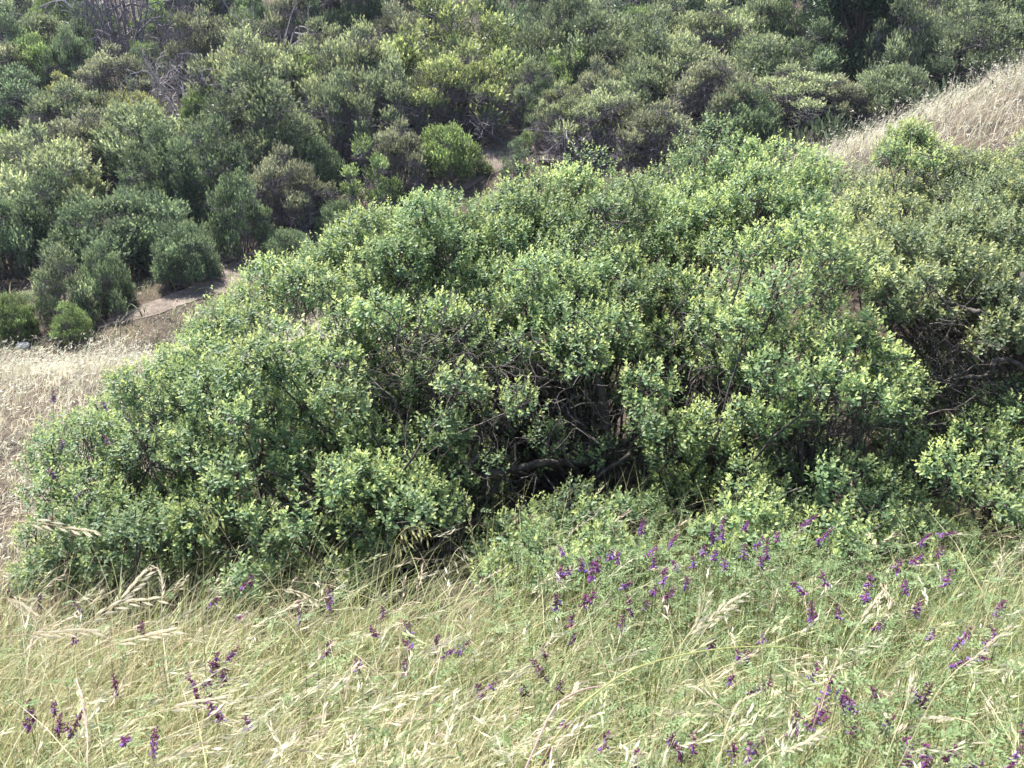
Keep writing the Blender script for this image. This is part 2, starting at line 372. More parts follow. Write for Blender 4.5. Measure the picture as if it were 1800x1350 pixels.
big_top = lambda u: np.interp(u, [60, 300, 600, 900, 1150], [5.2, 5.7, 6.4, 7.0, 7.2])
near_shrub('huge rounded coyote brush dome filling the middle, dark hollow in its front',
    [(330,600),(370,560),(400,515),(470,470),(560,435),(640,390),(720,355),(800,345),(900,340),(960,315),(1060,300),(1110,315),(1140,360),(1155,480),(1150,600),(1160,720),(1110,790),(1000,800),(860,820),(800,860),(700,900),(640,800),(560,720),(430,690),(340,680)],
    big_top, 4.6, 52, [(1090, 800, 5.3), (800, 960, 4.7), (760, 900, 4.9), (1000, 780, 5.6)],
    gaps=[(950, 690, 190, 78, .84), (840, 740, 125, 80, .84), (780, 640, 80, 45, .55), (1040, 780, 120, 80, .93), (980, 790, 90, 50, .9), (830, 850, 60, 50, .95), (1080, 390, 38, 30, .5), (720, 600, 34, 24, .4), (1130, 640, 50, 50, .55), (690, 760, 50, 50, .5)], drop=.03, inner=.7,
    limbs=[([(690, 1035, 4.25), (745, 1005, 4.3), (785, 975, 4.4), (790, 925, 4.5), (800, 870, 4.7), (840, 800, 4.9)], .05, .018),
           ([(800, 850, 4.9), (870, 830, 5.0), (960, 815, 5.1), (1050, 810, 5.2)], .018, .028),
           ([(1095, 815, 5.25), (1070, 770, 5.25), (1060, 700, 5.3), (1045, 620, 5.4), (1070, 540, 5.6)], .04, .015),
           ([(1110, 810, 5.3), (1130, 760, 5.4), (1120, 700, 5.5)], .03, .014),
           ([(1095, 815, 5.25), (1120, 790, 5.1), (1050, 840, 4.9)], .022, .010),
           ([(1020, 760, 5.5), (940, 640, 5.5), (890, 560, 5.6)], .026, .010)],
    tangles=[(890, 680, 80, 50, 5.05, .15, 110), (840, 800, 40, 60, 4.9, .15, 45), (1040, 740, 60, 50, 5.1, .15, 60), (760, 620, 60, 30, 5.0, .15, 50), (1090, 390, 20, 18, 6.3, .1, 20), (700, 700, 60, 40, 4.9, .12, 60)],
    extra=[(730, 860, 4.55, 45), (790, 850, 4.75, 45), (690, 840, 4.5, 45), (850, 880, 5.3, 45), (740, 900, 5.2, 45), (930, 560, 5.9, 60), (1000, 560, 5.9, 60), (1080, 600, 6.0, 60), (860, 600, 5.8, 60)])  # extra clumps over and behind the hollow, added to keep the sun out
near_shrub('low spreading coyote brush at the left toe of the slope beside the dry straw grass',
    [(75,770),(140,700),(210,660),(290,620),(340,610),(370,680),(340,760),(330,850),(350,940),(300,1010),(150,1010),(50,990),(40,920),(70,850)],
    5.3, 4.1, 46, [(200, 980, 4.6), (290, 900, 4.7)], gaps=[(295, 788, 36, 26, .95), (240, 820, 30, 16, .8)], drop=.03, inner=.85, yel=.85, leaf=.029,
    tangles=[(285, 790, 25, 20, 4.75, .1, 60)])
near_shrub('bushy coyote brush left of the twisted trunk, bright shoots above a dark gap',
    [(350,700),(430,690),(540,700),(600,740),(650,760),(690,800),(800,820),(800,880),(690,920),(690,980),(640,1030),(540,1040),(400,1020),(330,960),(335,850),(330,760)],
    4.7, 3.85, 48, [(560, 1000, 4.4), (660, 980, 4.4)], gaps=[(400, 930, 60, 26, .7), (530, 770, 40, 30, .6), (690, 850, 30, 40, .5), (470, 860, 40, 25, .6)], yel=1.0,
    tangles=[(420, 930, 40, 15, 4.3, .1, 50), (690, 900, 30, 40, 4.4, .1, 40)])
near_shrub('tall yellow-green coyote brush rising right of the big dome, below the pale grass slope',
    [(1125,395),(1160,350),(1210,318),(1270,274),(1340,268),(1425,264),(1458,312),(1480,400),(1475,500),(1330,545),(1285,600),(1300,700),(1260,800),(1200,870),(1150,830),(1165,720),(1155,600),(1150,480)],
    7.3, 4.8, 52, [(1200, 840, 5.1), (1260, 760, 5.4)], gaps=[(1230, 650, 60, 40, .7), (1180, 560, 30, 40, .4), (1290, 670, 45, 60, .85), (1350, 470, 50, 25, .5), (1250, 430, 35, 18, .5), (1150, 700, 30, 60, .7)], yel=1.15, tip=TIP * 1.05,
    tangles=[(1240, 660, 40, 60, 5.2, .12, 50)])
near_shrub('grey-olive coyote brush with sparse reddish foliage and crooked bare limbs at the right edge',
    [(1470,365),(1530,320),(1590,282),(1700,272),(1850,258),(1900,300),(1900,560),(1800,560),(1700,540),(1640,545),(1560,520),(1490,500)],
    8.4, 5.6, 46, [(1800, 760, 5.9), (1850, 700, 6.2)], gaps=[(1600, 300, 50, 25, .4), (1620, 430, 50, 20, .3), (1720, 530, 60, 22, .6)], inner=.9, nsh=76,
    old=np.array([.14, .19, .105]), tip=np.array([.43, .46, .19]), yel=.8, leaf=.032,
    limbs=[([(1830, 760, 5.9), (1780, 590, 5.6), (1790, 540, 5.6), (1800, 480, 5.7)], .05, .02), ([(1830, 640, 5.6), (1740, 560, 5.5), (1700, 545, 5.5), (1640, 520, 5.6)], .032, .01),
           ([(1840, 560, 5.7), (1760, 530, 5.6), (1700, 525, 5.6)], .022, .008), ([(1810, 650, 5.3), (1755, 630, 5.2), (1735, 662, 5.2), (1690, 665, 5.2), (1660, 690, 5.25)], .018, .006)],
    tangles=[(1720, 580, 60, 40, 5.7, .2, 130), (1640, 640, 50, 50, 5.7, .2, 90), (1690, 730, 50, 50, 5.4, .2, 80), (1600, 320, 60, 25, 7.1, .2, 30)],
    extra=[(1760, 600, 5.3, 40), (1725, 610, 5.4, 28)])
near_shrub('bright sunlit coyote brush clump with flat top and visible stems, right of centre',
    [(1300,580),(1390,545),(1470,530),(1540,545),(1575,590),(1560,640),(1610,665),(1570,720),(1500,690),(1440,680),(1400,760),(1350,770),(1310,700),(1285,650)],
    5.1, 4.45, 42, [(1430, 850, 4.9), (1400, 800, 4.8)], gaps=[(1470, 690, 50, 25, .8)], yel=1.3, tip=TIP * 1.15, back=False,
    limbs=[([(1440, 850, 4.9), (1450, 740, 4.8), (1465, 680, 4.7), (1500, 630, 4.7)], .022, .009), ([(1430, 840, 4.9), (1410, 720, 4.75), (1425, 640, 4.7)], .018, .008), ([(1420, 715, 4.6), (1470, 700, 4.6), (1520, 690, 4.6)], .009, .006)],
    tangles=[(1450, 720, 50, 25, 4.7, .1, 60), (1400, 760, 40, 25, 4.7, .1, 40)])
near_shrub('low bright coyote brush in front of the dark hollow, just above the grass',
    [(850,1010),(850,940),(885,880),(960,860),(1060,870),(1130,860),(1170,920),(1180,970),(1100,1015),(950,1050),(860,1045)],
    4.35, 3.65, 44, [(990, 1010, 4.0), (1060, 1000, 4.0)], gaps=[(985, 950, 25, 18, .6)], yel=1.2)
near_shrub('broad low coyote brush behind the purple vetch, lower right',
    [(1195,890),(1260,820),(1400,785),(1480,760),(1560,800),(1600,870),(1600,960),(1480,1000),(1400,1000),(1250,960)],
    4.7, 3.7, 46, [(1400, 960, 4.2), (1300, 930, 4.3)], gaps=[(1350, 830, 30, 20, .5), (1210, 880, 30, 30, .6)], yel=1.0)
near_shrub('small rounded coyote brush between the vetch and the shaded gap, lower right',
    [(1580,930),(1630,900),(1690,905),(1715,960),(1715,1010),(1640,1035),(1570,1020)],
    4.0, 3.6, 40, [(1650, 1000, 3.85)], yel=1.0, inner=.9)
near_shrub('coyote brush cut by the right edge of the picture, below the bare limbs',
    [(1655,790),(1700,730),(1760,710),(1860,700),(1900,800),(1880,960),(1790,950),(1720,900),(1680,850)],
    5.0, 4.1, 46, [(1790, 900, 4.6), (1850, 880, 4.6)], gaps=[(1690, 860, 30, 40, .7)], yel=1.0)
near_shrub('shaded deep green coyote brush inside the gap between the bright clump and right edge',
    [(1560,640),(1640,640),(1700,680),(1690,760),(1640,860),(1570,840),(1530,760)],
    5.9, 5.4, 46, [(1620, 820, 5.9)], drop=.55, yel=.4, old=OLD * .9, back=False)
near_shrub('young upright coyote brush sprig standing before the pale dry grass, upper right',
    [(1560,275),(1580,235),(1605,222),(1640,230),(1650,262),(1620,290)],
    8.6, 8.2, 26, [(1600, 330, 8.4)], yel=1.3, leaf=.038, back=False, inner=.3)

# ------------------------------------------------------------------ hillside shrubs (background)
def far_variant(seed, wid=2.6, hgt=2.2, nl=18, sparse=0.0, per=72):
    """returns foliage mesh and stem mesh of one shrub about 2.6 m wide, base at the origin: many upright plumes in uneven lobes"""
    r_ = np.random.default_rng(seed); lobes = []; k_ = wid / 2.6
    ph = r_.uniform(0, 6.28, 3)
    for i in range(int(nl * 1.35)):
        a = 2.4 * i + r_.normal(0, .35); q = math.sqrt((i + .5) / (nl * 1.35)); R = wid * .5 * .84 * r_.uniform(.82, 1.22) * (1 + .16 * math.sin(2 * a + ph[0]) + .1 * math.sin(3 * a + ph[1]))
        x, y = R * q * math.cos(a), R * q * math.sin(a); z = hgt * (.80 - .52 * q ** 2.4) * r_.uniform(.74, 1.14)
        lobes.append((x, y, z, r_.uniform(.18, .36) * k_, False))
        if q > .5: lobes.append((x * 1.08, y * 1.08, z * r_.uniform(.4, .65), r_.uniform(.2, .32) * k_, True))
        if q > .6 and r_.random() < .6: lobes.append((x * 1.06, y * 1.06, .2, r_.uniform(.22, .3) * k_, True))
    acc = Acc(); st = Acc()
    for (x, y, z, r, low) in lobes:
        keep = .15 if (sparse and low and r_.random() < sparse) else 1.0
        n = int(per * (r / .27) ** 2 * keep); c = np.array([x, y, z])
        d = nrm(r_.normal(size=(n * 2 + 4, 3))); d = d[d[:, 2] > (-.45 if not sparse else -.05)][:n]; n = len(d)
        if n:
            p = c + d * r * r_.uniform(.5, 1.1, (n, 1)); p[:, 2] = np.maximum(p[:, 2], .04)
            ax = nrm(d * .38 + np.array([0.08, 0, .9]) + r_.normal(0, .2, (n, 3))); tone = np.clip(r_.normal(1, .24), .5, 1.6) * (1 - .12 * low); sl = r_.uniform(.12, .24, n)  # low lobes toned down: shade put into the leaf colour
            for k in range(6):
                t = k / 5; side = nrm(np.cross(ax, nrm(r_.normal(size=(n, 3))))); dd = nrm(ax * (.5 + .6 * t) + side * (.8 - .5 * t))
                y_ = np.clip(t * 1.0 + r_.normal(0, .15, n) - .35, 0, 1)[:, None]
                C = (np.array([.10, .132, .088]) * (1 - y_) + np.array([.38, .42, .225]) * y_) * tone * r_.uniform(.75, 1.25, (n, 1))  # young tips paler, feet darker: sunlit tops over shadow painted into the spray
                V, f, CC = leaves(p + ax * (sl * t - .05)[:, None], dd, r_.uniform(.06, .105, n), r_.uniform(.024, .042, n), C, False); acc.add(V, [f], CC)
        b = np.array([x * .12, y * .12, -.15]); mid = b * .5 + c * .5 + r_.normal(0, .08, 3) - [0, 0, .08]
        pts = curve([b, mid, c], 3); rr = np.linspace(.026, .008, len(pts)); V, f = tubes(pts[:-1], pts[1:], rr[:-1], rr[1:], 4); st.add(V, [f])
        m = 16 if not sparse else 60; dd = nrm(r_.normal(size=(m, 3)) + [0, 0, .5]); p0 = c - [0, 0, r * .7] + r_.normal(0, r * .35, (m, 3)); p1 = p0 + dd * r * r_.uniform(.7, 1.7, (m, 1))
        V, f = tubes(p0, p1, np.full(m, .011 if sparse else .008), np.full(m, .004), 3); st.add(V, [f])
    return acc.build('crown', M_FAR), st.build('stems', M_FTWIG)
def dead_variant(seed, wid=2.4, hgt=1.5, spread=1.0, n0=16, fine=True):
    r_ = np.random.default_rng(seed); st = Acc()
    def grow(p, d, L_, r, lev):
        pts = [p]
        for _ in range(4):
            d = nrm(d + r_.normal(0, .22, 3) + np.array([0, 0, -.05 * lev])); p = p + d * L_ / 4; p[2] = max(p[2], .02); pts.append(p)
        q = np.array(pts); rr = np.linspace(r, r * .55, 5); V, f = tubes(q[:-1], q[1:], rr[:-1], rr[1:], 3 if lev else 4); st.add(V, [f])
        if lev < (3 if fine else 2):
            for _ in range(r_.integers(3, 5)):
                k = r_.integers(1, 5); grow(q[k], nrm(d + r_.normal(0, .6, 3)), L_ * r_.uniform(.45, .7), r * .5, lev + 1)
    for i in range(n0):
        a = i * 2.4; e = r_.uniform(.3, 1.2) / spread; grow(np.array([0, 0, -.1]) + r_.normal(0, .08, 3) * [1, 1, 0], nrm(np.array([math.cos(a), math.sin(a), e])), wid * .42 * r_.uniform(.7, 1.1), .024, 0)
    return st
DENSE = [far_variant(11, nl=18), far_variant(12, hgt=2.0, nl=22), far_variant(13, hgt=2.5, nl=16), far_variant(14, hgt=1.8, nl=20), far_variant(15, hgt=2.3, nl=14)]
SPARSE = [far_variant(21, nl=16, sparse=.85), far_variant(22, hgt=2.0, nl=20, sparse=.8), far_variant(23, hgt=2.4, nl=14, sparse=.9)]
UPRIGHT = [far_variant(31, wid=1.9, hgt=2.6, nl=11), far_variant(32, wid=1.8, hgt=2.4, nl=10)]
DEADM = [dead_variant(41).build('dead_branches', M_DEAD), dead_variant(42, spread=1.6, n0=12).build('dead_branches', M_DEAD)]
TWIGM = [dead_variant(43, hgt=2, spread=.7, n0=22).build('dead_branches', M_FTWIG), dead_variant(44, spread=.8, n0=20).build('dead_branches', M_FTWIG)]
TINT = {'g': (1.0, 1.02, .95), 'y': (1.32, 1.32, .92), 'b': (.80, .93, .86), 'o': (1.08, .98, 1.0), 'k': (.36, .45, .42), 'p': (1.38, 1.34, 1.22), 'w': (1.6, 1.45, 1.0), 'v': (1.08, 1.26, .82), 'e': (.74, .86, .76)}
GRP = 'shrubs on the opposite hillside'
def far_shrub(u, v, wpx, hpx, kind, label, k=0):
    """u, v: crown centre in the photograph; wpx, hpx: its width and height there"""
    base = hit(u, v + hpx * .5, 0, 14); d = base[1]
    W = wpx * d / F * 1.40; Hh = hpx * d / F * 1.32
    dead = kind in ('D', 'T'); sp = kind.endswith('s'); c = kind[0]
    fam = DEADM if kind == 'D' else TWIGM if kind == 'T' else SPARSE if sp else UPRIGHT if kind.endswith('u') else DENSE
    src = fam[k % len(fam)]
    if dead: base = hit(u, v + hpx * .75, 0, 14); W *= 1.25; Hh *= 1.5
    t = thing('dead_shrub' if dead else 'hillside_shrub', label, 'shrub', base, GRP)
    t.rotation_euler = (0, 0, random.uniform(0, 6.28))
    if dead:
        x = obj('dead_branches', src, t); x['kind'] = 'stuff'; x.scale = (W / 1.9, W / 1.9, Hh / 1.0); return
    sw = {0: 2.55, 1: 1.9}[1 if kind.endswith('u') else 0]; sh = 2.3 if not kind.endswith('u') else 2.7
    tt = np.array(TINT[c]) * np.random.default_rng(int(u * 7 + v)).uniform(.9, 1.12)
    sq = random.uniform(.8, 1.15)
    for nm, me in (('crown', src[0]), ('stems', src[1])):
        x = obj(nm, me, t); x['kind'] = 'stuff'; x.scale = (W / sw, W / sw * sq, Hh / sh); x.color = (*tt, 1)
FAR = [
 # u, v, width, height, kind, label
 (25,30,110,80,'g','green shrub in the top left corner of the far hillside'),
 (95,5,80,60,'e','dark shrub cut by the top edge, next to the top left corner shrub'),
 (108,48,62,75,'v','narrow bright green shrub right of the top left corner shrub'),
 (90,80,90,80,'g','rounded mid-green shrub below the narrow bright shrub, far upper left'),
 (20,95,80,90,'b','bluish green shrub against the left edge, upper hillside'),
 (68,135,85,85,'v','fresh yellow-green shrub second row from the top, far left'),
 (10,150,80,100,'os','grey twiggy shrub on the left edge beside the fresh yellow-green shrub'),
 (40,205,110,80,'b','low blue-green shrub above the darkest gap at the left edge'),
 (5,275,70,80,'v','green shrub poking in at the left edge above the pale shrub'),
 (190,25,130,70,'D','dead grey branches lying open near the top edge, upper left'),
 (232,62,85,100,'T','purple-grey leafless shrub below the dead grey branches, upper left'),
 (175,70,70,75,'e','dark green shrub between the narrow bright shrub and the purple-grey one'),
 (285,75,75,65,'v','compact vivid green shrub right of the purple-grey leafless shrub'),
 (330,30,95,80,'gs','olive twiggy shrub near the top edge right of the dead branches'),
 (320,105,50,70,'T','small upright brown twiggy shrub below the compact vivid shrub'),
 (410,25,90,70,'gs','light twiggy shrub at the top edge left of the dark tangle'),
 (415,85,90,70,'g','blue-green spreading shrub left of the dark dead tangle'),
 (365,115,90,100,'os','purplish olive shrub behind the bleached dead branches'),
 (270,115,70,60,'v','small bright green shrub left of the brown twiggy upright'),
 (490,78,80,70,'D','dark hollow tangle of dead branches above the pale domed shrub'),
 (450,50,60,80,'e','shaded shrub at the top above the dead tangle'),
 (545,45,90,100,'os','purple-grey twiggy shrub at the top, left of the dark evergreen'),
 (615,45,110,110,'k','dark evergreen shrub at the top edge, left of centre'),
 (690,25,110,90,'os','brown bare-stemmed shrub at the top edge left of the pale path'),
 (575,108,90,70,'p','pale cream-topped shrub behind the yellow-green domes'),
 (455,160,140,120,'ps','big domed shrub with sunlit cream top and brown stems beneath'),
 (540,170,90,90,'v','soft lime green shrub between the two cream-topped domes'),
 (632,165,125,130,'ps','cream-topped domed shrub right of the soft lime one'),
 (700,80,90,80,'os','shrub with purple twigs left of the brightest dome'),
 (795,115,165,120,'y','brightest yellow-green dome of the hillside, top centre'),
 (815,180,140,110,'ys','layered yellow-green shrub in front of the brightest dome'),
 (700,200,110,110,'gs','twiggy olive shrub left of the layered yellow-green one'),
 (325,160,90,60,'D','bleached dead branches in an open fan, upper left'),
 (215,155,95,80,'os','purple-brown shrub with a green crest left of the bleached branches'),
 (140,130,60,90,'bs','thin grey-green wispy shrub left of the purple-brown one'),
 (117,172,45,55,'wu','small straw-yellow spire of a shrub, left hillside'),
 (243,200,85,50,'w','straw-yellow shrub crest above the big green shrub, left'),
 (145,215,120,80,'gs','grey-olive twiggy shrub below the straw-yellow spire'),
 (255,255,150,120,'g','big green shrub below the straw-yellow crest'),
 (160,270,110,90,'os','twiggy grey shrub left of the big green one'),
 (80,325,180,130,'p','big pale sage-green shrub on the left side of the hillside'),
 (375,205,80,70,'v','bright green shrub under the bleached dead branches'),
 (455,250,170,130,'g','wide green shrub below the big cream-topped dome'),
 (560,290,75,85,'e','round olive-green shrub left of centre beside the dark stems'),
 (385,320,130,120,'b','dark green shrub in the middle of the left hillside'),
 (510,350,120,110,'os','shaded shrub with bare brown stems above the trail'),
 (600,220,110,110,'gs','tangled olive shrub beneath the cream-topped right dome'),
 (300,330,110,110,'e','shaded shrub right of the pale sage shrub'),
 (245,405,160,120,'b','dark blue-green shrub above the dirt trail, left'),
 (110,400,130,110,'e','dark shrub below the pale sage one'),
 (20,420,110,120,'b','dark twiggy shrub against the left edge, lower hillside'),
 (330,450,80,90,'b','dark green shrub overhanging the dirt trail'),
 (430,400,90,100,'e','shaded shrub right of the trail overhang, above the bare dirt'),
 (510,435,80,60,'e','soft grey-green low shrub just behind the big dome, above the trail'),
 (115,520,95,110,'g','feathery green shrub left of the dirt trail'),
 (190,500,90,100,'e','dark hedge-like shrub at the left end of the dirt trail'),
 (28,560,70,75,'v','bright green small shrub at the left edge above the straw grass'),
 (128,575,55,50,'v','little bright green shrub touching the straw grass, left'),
 (786,272,92,88,'v','vivid green rounded shrub beside the bare dirt bank'),
 (650,325,85,115,'vu','vivid upright green shrub just above the big dome, left of the dirt bank'),
 (705,290,80,90,'os','shaded twiggy shrub between the two vivid green ones'),
 (908,290,42,62,'bu','thin young shrub growing on the bare dirt bank'),
 (926,250,28,42,'vu','small sapling shrub above the thin young one on the dirt bank'),
 (600,390,70,70,'e','dim shrub peeking over the big dome, left of the vivid upright'),
 (900,30,90,90,'e','deep green shrub right of the pale path at the top edge'),
 (915,75,80,70,'b','blue-green shrub right of the white rock'),
 (760,30,70,70,'e','small shaded shrub left of the pale path at the top'),
 (965,35,60,90,'os','orange-tinged twiggy shrub at the top, right of the deep green one'),
 (1025,45,100,80,'g','rounded green shrub at the top edge, right of centre'),
 (1085,25,50,60,'T','grey leafless shrub at the top edge beside the dark evergreens'),
 (1150,20,130,70,'k','very dark evergreen shrub at the top, centre right'),
 (1250,15,110,70,'k','second very dark evergreen shrub along the top edge'),
 (1005,90,120,110,'g','broad green shrub in the upper middle right of the white rock'),
 (1120,60,90,70,'v','green shrub with light tips below the dark evergreen'),
 (1180,75,100,80,'g','rounded sage green shrub below the second dark evergreen'),
 (940,130,100,100,'g','green shrub sloping down right of the brightest dome'),
 (1060,110,140,110,'g','wide twiggy green shrub in the middle of the right hillside'),
 (1130,140,130,100,'g','feathery green shrub right of the wide twiggy one'),
 (975,150,60,90,'vu','upright light green shrub with thin stems, centre hillside'),
 (1012,150,55,80,'vu','upright vivid green shrub next to the light upright one'),
 (940,180,80,80,'gs','twiggy shrub above the dirt bank, right side'),
 (1050,185,80,90,'os','brownish shrub below the upright vivid pair'),
 (950,205,50,60,'e','small dark green shrub at the upper end of the dirt bank'),
 (985,220,80,80,'ps','grey-green thin shrub right of the dirt bank'),
 (1070,225,130,90,'ps','grey shrub with bleached bare branches fanning out, centre right'),
 (1060,240,100,55,'D','bleached branches fanning out through the grey shrub, centre right'),
 (1120,180,110,100,'g','green shrub above the grey one with bleached branches'),
 (1150,250,110,80,'os','dark twiggy shrub above the right crest of the big dome'),
 (1190,150,120,100,'ps','pale-tipped shrub in the middle right hillside'),
 (1240,195,120,100,'os','shaded purple-brown shrub right of the pale-tipped one'),
 (1240,90,110,90,'ps','greyish shrub below the top right evergreens'),
 (1330,60,110,100,'g','green shrub left of the big dark oak'),
 (1390,50,80,110,'e','deep green shrub hugging the left of the big dark oak'),
 (1340,120,130,90,'g','spreading shrub with light top left of the oak foot'),
 (1430,120,120,80,'e','shaded low shrub at the foot of the big dark oak'),
 (1300,215,90,80,'e','low green shrub just above the yellow-green near shrub'),
 (1390,180,130,70,'ps','grey-green shrub with a pale bare twig left of the pale grass'),
 (1450,185,100,60,'os','greyish low shrub at the lower end of the pale grass slope'),
 (1555,165,110,80,'g','green shrub meeting the edge of the pale grass'),
 (1570,110,110,110,'g','sage green shrub right of the big dark oak'),
 (1640,70,110,120,'g','second sage green shrub right of the oak'),
 (1600,20,100,80,'ps','pale shrub at the top edge right of the oak'),
 (1690,110,120,90,'g','green shrub above the pale grass slope, right'),
 (1720,50,120,110,'g','wide shrub in the upper right above the pale grass'),
 (1790,40,110,110,'g','shrub in the top right corner'),
 (1670,10,80,70,'os','orange-tinged shrub at the top edge, right'),
]
for i, f in enumerate(FAR): far_shrub(*f, k=i)

# the big dark oak
base = hit(1500, 150, 0, 16); d = base[1]; t = thing('oak_tree', 'tall very dark green oak with dense crown at the top right of the hillside', 'tree', base)
W = 175 * d / F; acc = Acc(); st = Acc(); r_ = np.random.default_rng(77); Ht = 230 * d / F
for i in range(44):
    a = r_.uniform(0, 6.28); z = r_.uniform(.12, .97); R = W * .5 * math.sin(math.pi * min(1, .18 + z * .78)) ** .6 * math.sqrt(r_.uniform(.2, 1)) * .8
    c = np.array([R * math.cos(a), R * math.sin(a), z * Ht]); r = W * r_.uniform(.10, .16); n = 520
    dd = nrm(r_.normal(size=(n, 3))); p = c + dd * r * r_.uniform(.55, 1.08, (n, 1)); ld = nrm(dd * .6 + r_.normal(0, .6, (n, 3)))
    V, f, CC = leaves(p, ld, r_.uniform(.10, .17, n), r_.uniform(.06, .10, n), np.array([.028, .052, .024]) * r_.uniform(.6, 1.5, (n, 1)), False); acc.add(V, [f], CC)
    pts = curve([np.array([0, 0, z * Ht * .35]), c * .55 + [0, 0, .1], c], 4); rr = np.linspace(.07, .015, len(pts)); V, f = tubes(pts[:-1], pts[1:], rr[:-1], rr[1:], 5); st.add(V, [f])
x = obj('crown', acc.build('crown', M_LEAF), t); x['kind'] = 'stuff'; obj('branches', st.build('branches', M_BARK), t)['kind'] = 'stuff'
V, fs = polytube(curve([(0, 0, -.2), (.08, .05, Ht * .3), (-.05, 0, Ht * .75)], 6), np.linspace(.2, .05, 13), 9); obj('trunk', mesh('trunk', V, fs, M_BARK, smooth=True), t)

# stones
def stone(u, v, size, label, flat=.6, y0=14):
    b = hit(u, v, 0, y0); n1, n2 = 14, 9; V = []; r_ = np.random.default_rng(int(u))
    ph = r_.uniform(0, 6, 6)
    for j in range(n2):
        a = math.pi * j / (n2 - 1)
        for i in range(n1):
            q = 2 * math.pi * i / n1; k = 1 + .13 * math.sin(3 * q + ph[0]) * math.sin(a) + .1 * math.sin(2 * q + 4 * a + ph[1]) + .06 * math.sin(7 * q + 5 * a + ph[2]) * math.sin(a)
            V.append((size * 1.25 * k * math.sin(a) * math.cos(q), size * .8 * k * math.sin(a) * math.sin(q), size * flat * k * math.cos(a)))
    f = np.array([[j*n1+i, j*n1+(i+1) % n1, (j+1)*n1+(i+1) % n1, (j+1)*n1+i] for j in range(n2-1) for i in range(n1)])
    o = obj('rock', mesh('rock', np.array(V), [f[:, ::-1]], M_ROCK), None, b + [0, 0, size * flat * .55]); o['label'] = label; o['category'] = 'rock'; return o
stone(874, 92, .22, 'white rock lying between shrubs near the top of the hillside')
stone(42, 612, .10, 'small grey stone at the left edge between shrub and straw grass', .7, 12)

# low scrub, litter and grass between the hillside shrubs
n = 26000; y = rng.uniform(14, 56, n); x = rng.uniform(-1, 1, n) * (y * .72 + 4); b = np.column_stack([x, y, H(x, y) - .01])
trail_uv = np.array([hit(u, v, 0, 13)[:2] for u, v in [(90,592),(130,584),(180,572),(215,562),(250,552),(280,542),(310,530),(355,510),(400,490),(430,476),(455,462),(510,440),(740,335),(790,318),(840,302),(860,282),(880,262),(905,225),(925,262),(975,276),(1020,284),(1060,292),(1120,300),(1190,305)]])
dt = np.sqrt(((b[:, None, :2] - trail_uv[None]) ** 2).sum(-1)).min(1); keep = (dt > 1.15) | (rng.random(n) < .4); b = b[keep]; n = len(b)
h = rng.uniform(.15, .5, n); kind = rng.random(n)
c0 = np.where(kind[:, None] < .45, [[.13, .105, .085]], np.where(kind[:, None] < .8, [[.10, .14, .05]], [[.34, .29, .17]])) * rng.uniform(.7, 1.3, (n, 1))
V, f4, f3, C, _, _ = blades(b, rng.uniform(0, 6.28, n), h, rng.uniform(.2, 1.3, n), rng.uniform(.012, .04, n), c0 * .8, c0, 3)
A = Acc(); A.add(V, [f4, f3], C)
nm = 900; y = rng.uniform(15, 55, nm); x = rng.uniform(-1, 1, nm) * (y * .7 + 3); b = np.column_stack([x, y, H(x, y)])
dt = np.sqrt(((b[:, None, :2] - trail_uv[None]) ** 2).sum(-1)).min(1); b = b[(dt > 1.9) & (b[:, 1] > 17 + .1 * b[:, 0])]
for q in b:
    r = rng.uniform(.35, .75); n = int(70 * r / .5); dd = rdir(n); dd[:, 2] = np.abs(dd[:, 2]); p = q + dd * [r, r, r * rng.uniform(.6, 1.1)] * rng.uniform(.5, 1.05, (n, 1))
    tw = rng.random() < .45; cc = (np.array([.115, .095, .09]) if tw else np.array([.085, .115, .06])) * rng.uniform(.7, 1.3)
    V, f, CC = leaves(p, nrm(dd * .5 + [0, 0, .8] + rng.normal(0, .35, (n, 3))), rng.uniform(.12, .24, n), rng.uniform(.012, .03, n) if tw else rng.uniform(.04, .08, n), cc * rng.uniform(.7, 1.35, (n, 1)), False); A.add(V, [f], CC)
o = obj('hillside_undergrowth', A.build('hillside_undergrowth', M_DRY)); o['kind'] = 'stuff'; o['label'] = 'low dry weeds and twigs between the hillside shrubs'; o['category'] = 'undergrowth'

